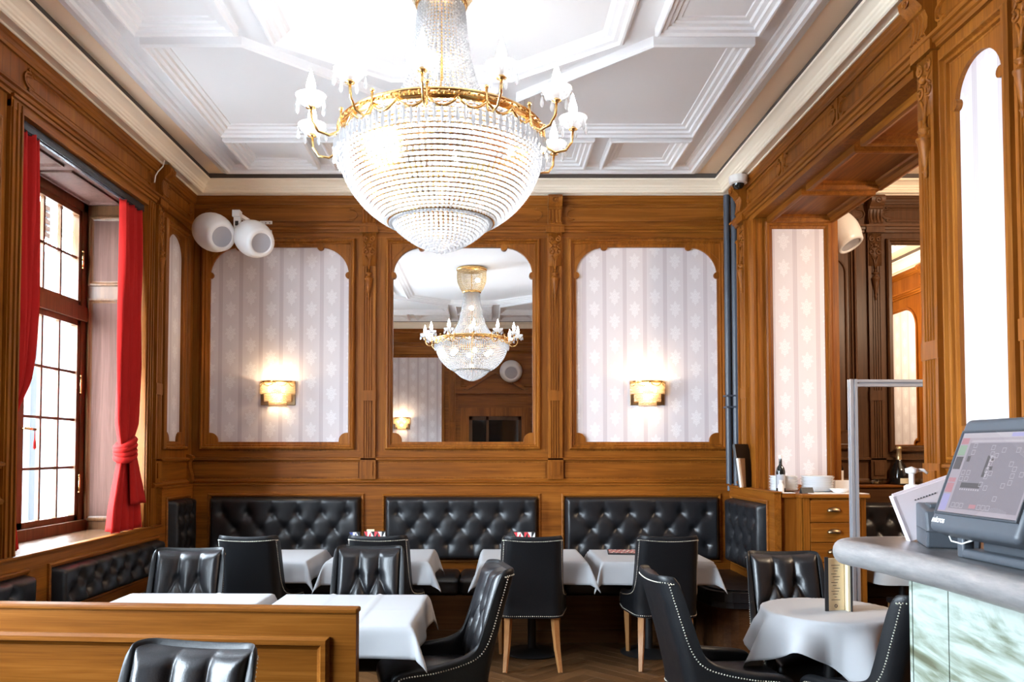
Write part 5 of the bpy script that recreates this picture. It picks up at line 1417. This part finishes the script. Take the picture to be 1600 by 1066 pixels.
quads([(.03, .065, .282, .318)], 'screen_red'); quads([(.03, .065, .245, .278)], 'screen_green', .0024); quads([(.03, .065, .20, .241), (.03, .065, .245, .247)], 'screen_dark', .0024)
quads([(.03, .065, .158, .172), (.03, .065, .125, .155), (.17, .20, .08, .092)], 'screen_red', .0026); quads([(.03, .065, .066, .12), (.25, .385, .304, .316)], 'screen_blue', .0028)
quads([(.098, .188, .142, .158), (.178, .19, .178, .245), (.20, .215, .20, .212), (.198, .208, .226, .236), (.085, .10, .225, .243)], 'screen_dark', .003)
ic = []
for (x, z) in ((.105, .277), (.105, .255), (.09, .19), (.115, .19), (.09, .17), (.115, .17), (.19, .27), (.195, .25), (.205, .235), (.215, .245), (.20, .22), (.195, .20), (.20, .18), (.215, .19), (.24, .262), (.29, .22), (.31, .205), (.31, .185), (.31, .165), (.285, .155), (.19, .155), (.215, .145), (.27, .115), (.095, .086), (.115, .086), (.135, .086), (.215, .086), (.235, .086), (.255, .086), (.30, .262), (.33, .262), (.35, .235), (.345, .19)):
    for (a, b, c, d) in ((-.008, .008, .006, .0075), (-.008, .008, -.0075, -.006), (-.008, -.0065, -.0075, .0075), (.0065, .008, -.0075, .0075)): ic.append((x + a, x + b, z + c, z + d))
for k in range(9): ic.append((.10 + k * .0105, .106 + k * .0105, .134, .139)); 
for k in range(6): ic.append((.192, .199, .178 + k * .012, .186 + k * .012))
quads(ic, 'screen_light', .0034)
gl_ = MB().box(.022, .388, .058, .322, .0045, .0052, WSn).build('screen_glass', 'pane_glass', pos)
fc = bpy.data.curves.new('brand_text', 'FONT'); fc.body = 'micros'; fc.size = .026; fc.extrude = .0004; fc.space_character = .9; fc.offset = .0006
fo = bpy.data.objects.new('brand_text', fc); COL.objects.link(fo); dg = bpy.context.evaluated_depsgraph_get(); me = bpy.data.meshes.new_from_object(fo.evaluated_get(dg)); bpy.data.objects.remove(fo)
lt = bpy.data.objects.new('lettering', me); me.materials.clear(); me.materials.append(M['white_print']); COL.objects.link(lt); lt.parent = pos
lt.matrix_local = tilt @ Matrix.Translation((-.19, -.0012, .026)) @ Matrix.Rotation(PI / 2, 4, 'X')
MB().rbox(-.13, .20, .06, .26, 0, .03, .012, 2).build('base', 'slate_plastic', pos, smooth=True); MB().rbox(-.08, .12, .10, .18, .025, .16, .01, 2).build('support', 'slate_dark', pos, smooth=True)
MB().rbox(-.15, -.115, .06, .10, 0, .075, .008, 2).build('card_reader', 'slate_plastic', pos, smooth=True)
MB().tube([(-.20, .06, .085), (-.16, .05, .05), (-.12, .06, .045), (-.06, .08, .07)], .003, 5).build('cable', 'white_plastic', pos, smooth=True)

pr_ = thing('receipt_printer', 'dark grey receipt printer behind the sales terminal on the counter', 'printer', (1.675, 2.93, CT), math.radians(-20))
pb = MB().prism([(-.10, 0), (.12, 0), (.12, .15), (-.09, .13), (-.12, .06)], -.085, .085, lambda a, b, t: (t, a, b)); o = pb.build('housing', 'slate_plastic', pr_); bv = o.modifiers.new('b', 'BEVEL'); bv.width = .008; bv.segments = 2
MB().box(-.087, .087, -.121, .10, .058, .062).build('seam', 'slate_dark', pr_)
MB().rbox(-.06, .06, -.02, .09, .135, .152, .006, 2).build('lid', 'slate_dark', pr_, smooth=True)
mbd = thing('card_stand', 'pinkish-white acrylic card holder tilted behind the receipt printer', 'sign', (1.612, 3.07, CT), math.radians(-6))
roll = Matrix.Rotation(math.radians(-20), 4, 'Y')
MB().box(0, .25, -.003, .003, .0, .18).xf(roll).build('front_leaf', 'paper_pink', mbd)
MB().box(.012, .26, .030, .036, .0, .185).xf(roll).build('rear_leaf', 'paper_pink', mbd)
MB().box(0, .012, -.003, .036, .0, .18).xf(roll).build('spine', 'paper_pink', mbd)
tl = MB()
for k in range(8): tl.box(.07 + k * .011, .076 + k * .011, -.0042, -.003, .140, .144)
tl.xf(roll).build('text_lines', 'ink', mbd, fix=False, kind='stuff')
sz = thing('sanitizer_bottle', 'clear sanitizer bottle with white pump top behind the card stand on the counter', 'bottle', (1.675, 3.17, CT))
MB().lathe([(0, 0), (.036, 0), (.04, .01), (.04, .13), (.03, .16), (.022, .17)], 20).build('bottle_body', 'clear_glass', sz, smooth=True)
MB().lathe([(.028, .165), (.030, .205), (.020, .212), (.011, .214), (.011, .255), (.022, .26), (.024, .275), (0, .284)], 20).build('pump', 'white_plastic', sz, auto=40)
MB().tube([(0, 0, .270), (.04, -.01, .270), (.056, -.015, .258)], .007, 6).build('spout', 'white_plastic', sz, smooth=True)
for i, (x, y, rz_, l) in enumerate(((1.62, 2.24, .3, 'white slip of paper on the counter at the right edge, in front of the terminal'), (1.60, 2.60, .1, 'white slip of paper under the left edge of the terminal'))):
    o = MB().chbox(-.05, .05, -.03, .03, 0, .002, .0005).build('paper_slip', 'paper'); tag(o, l, 'paper', loc=(x, y, CT + .0005), rz=rz_)
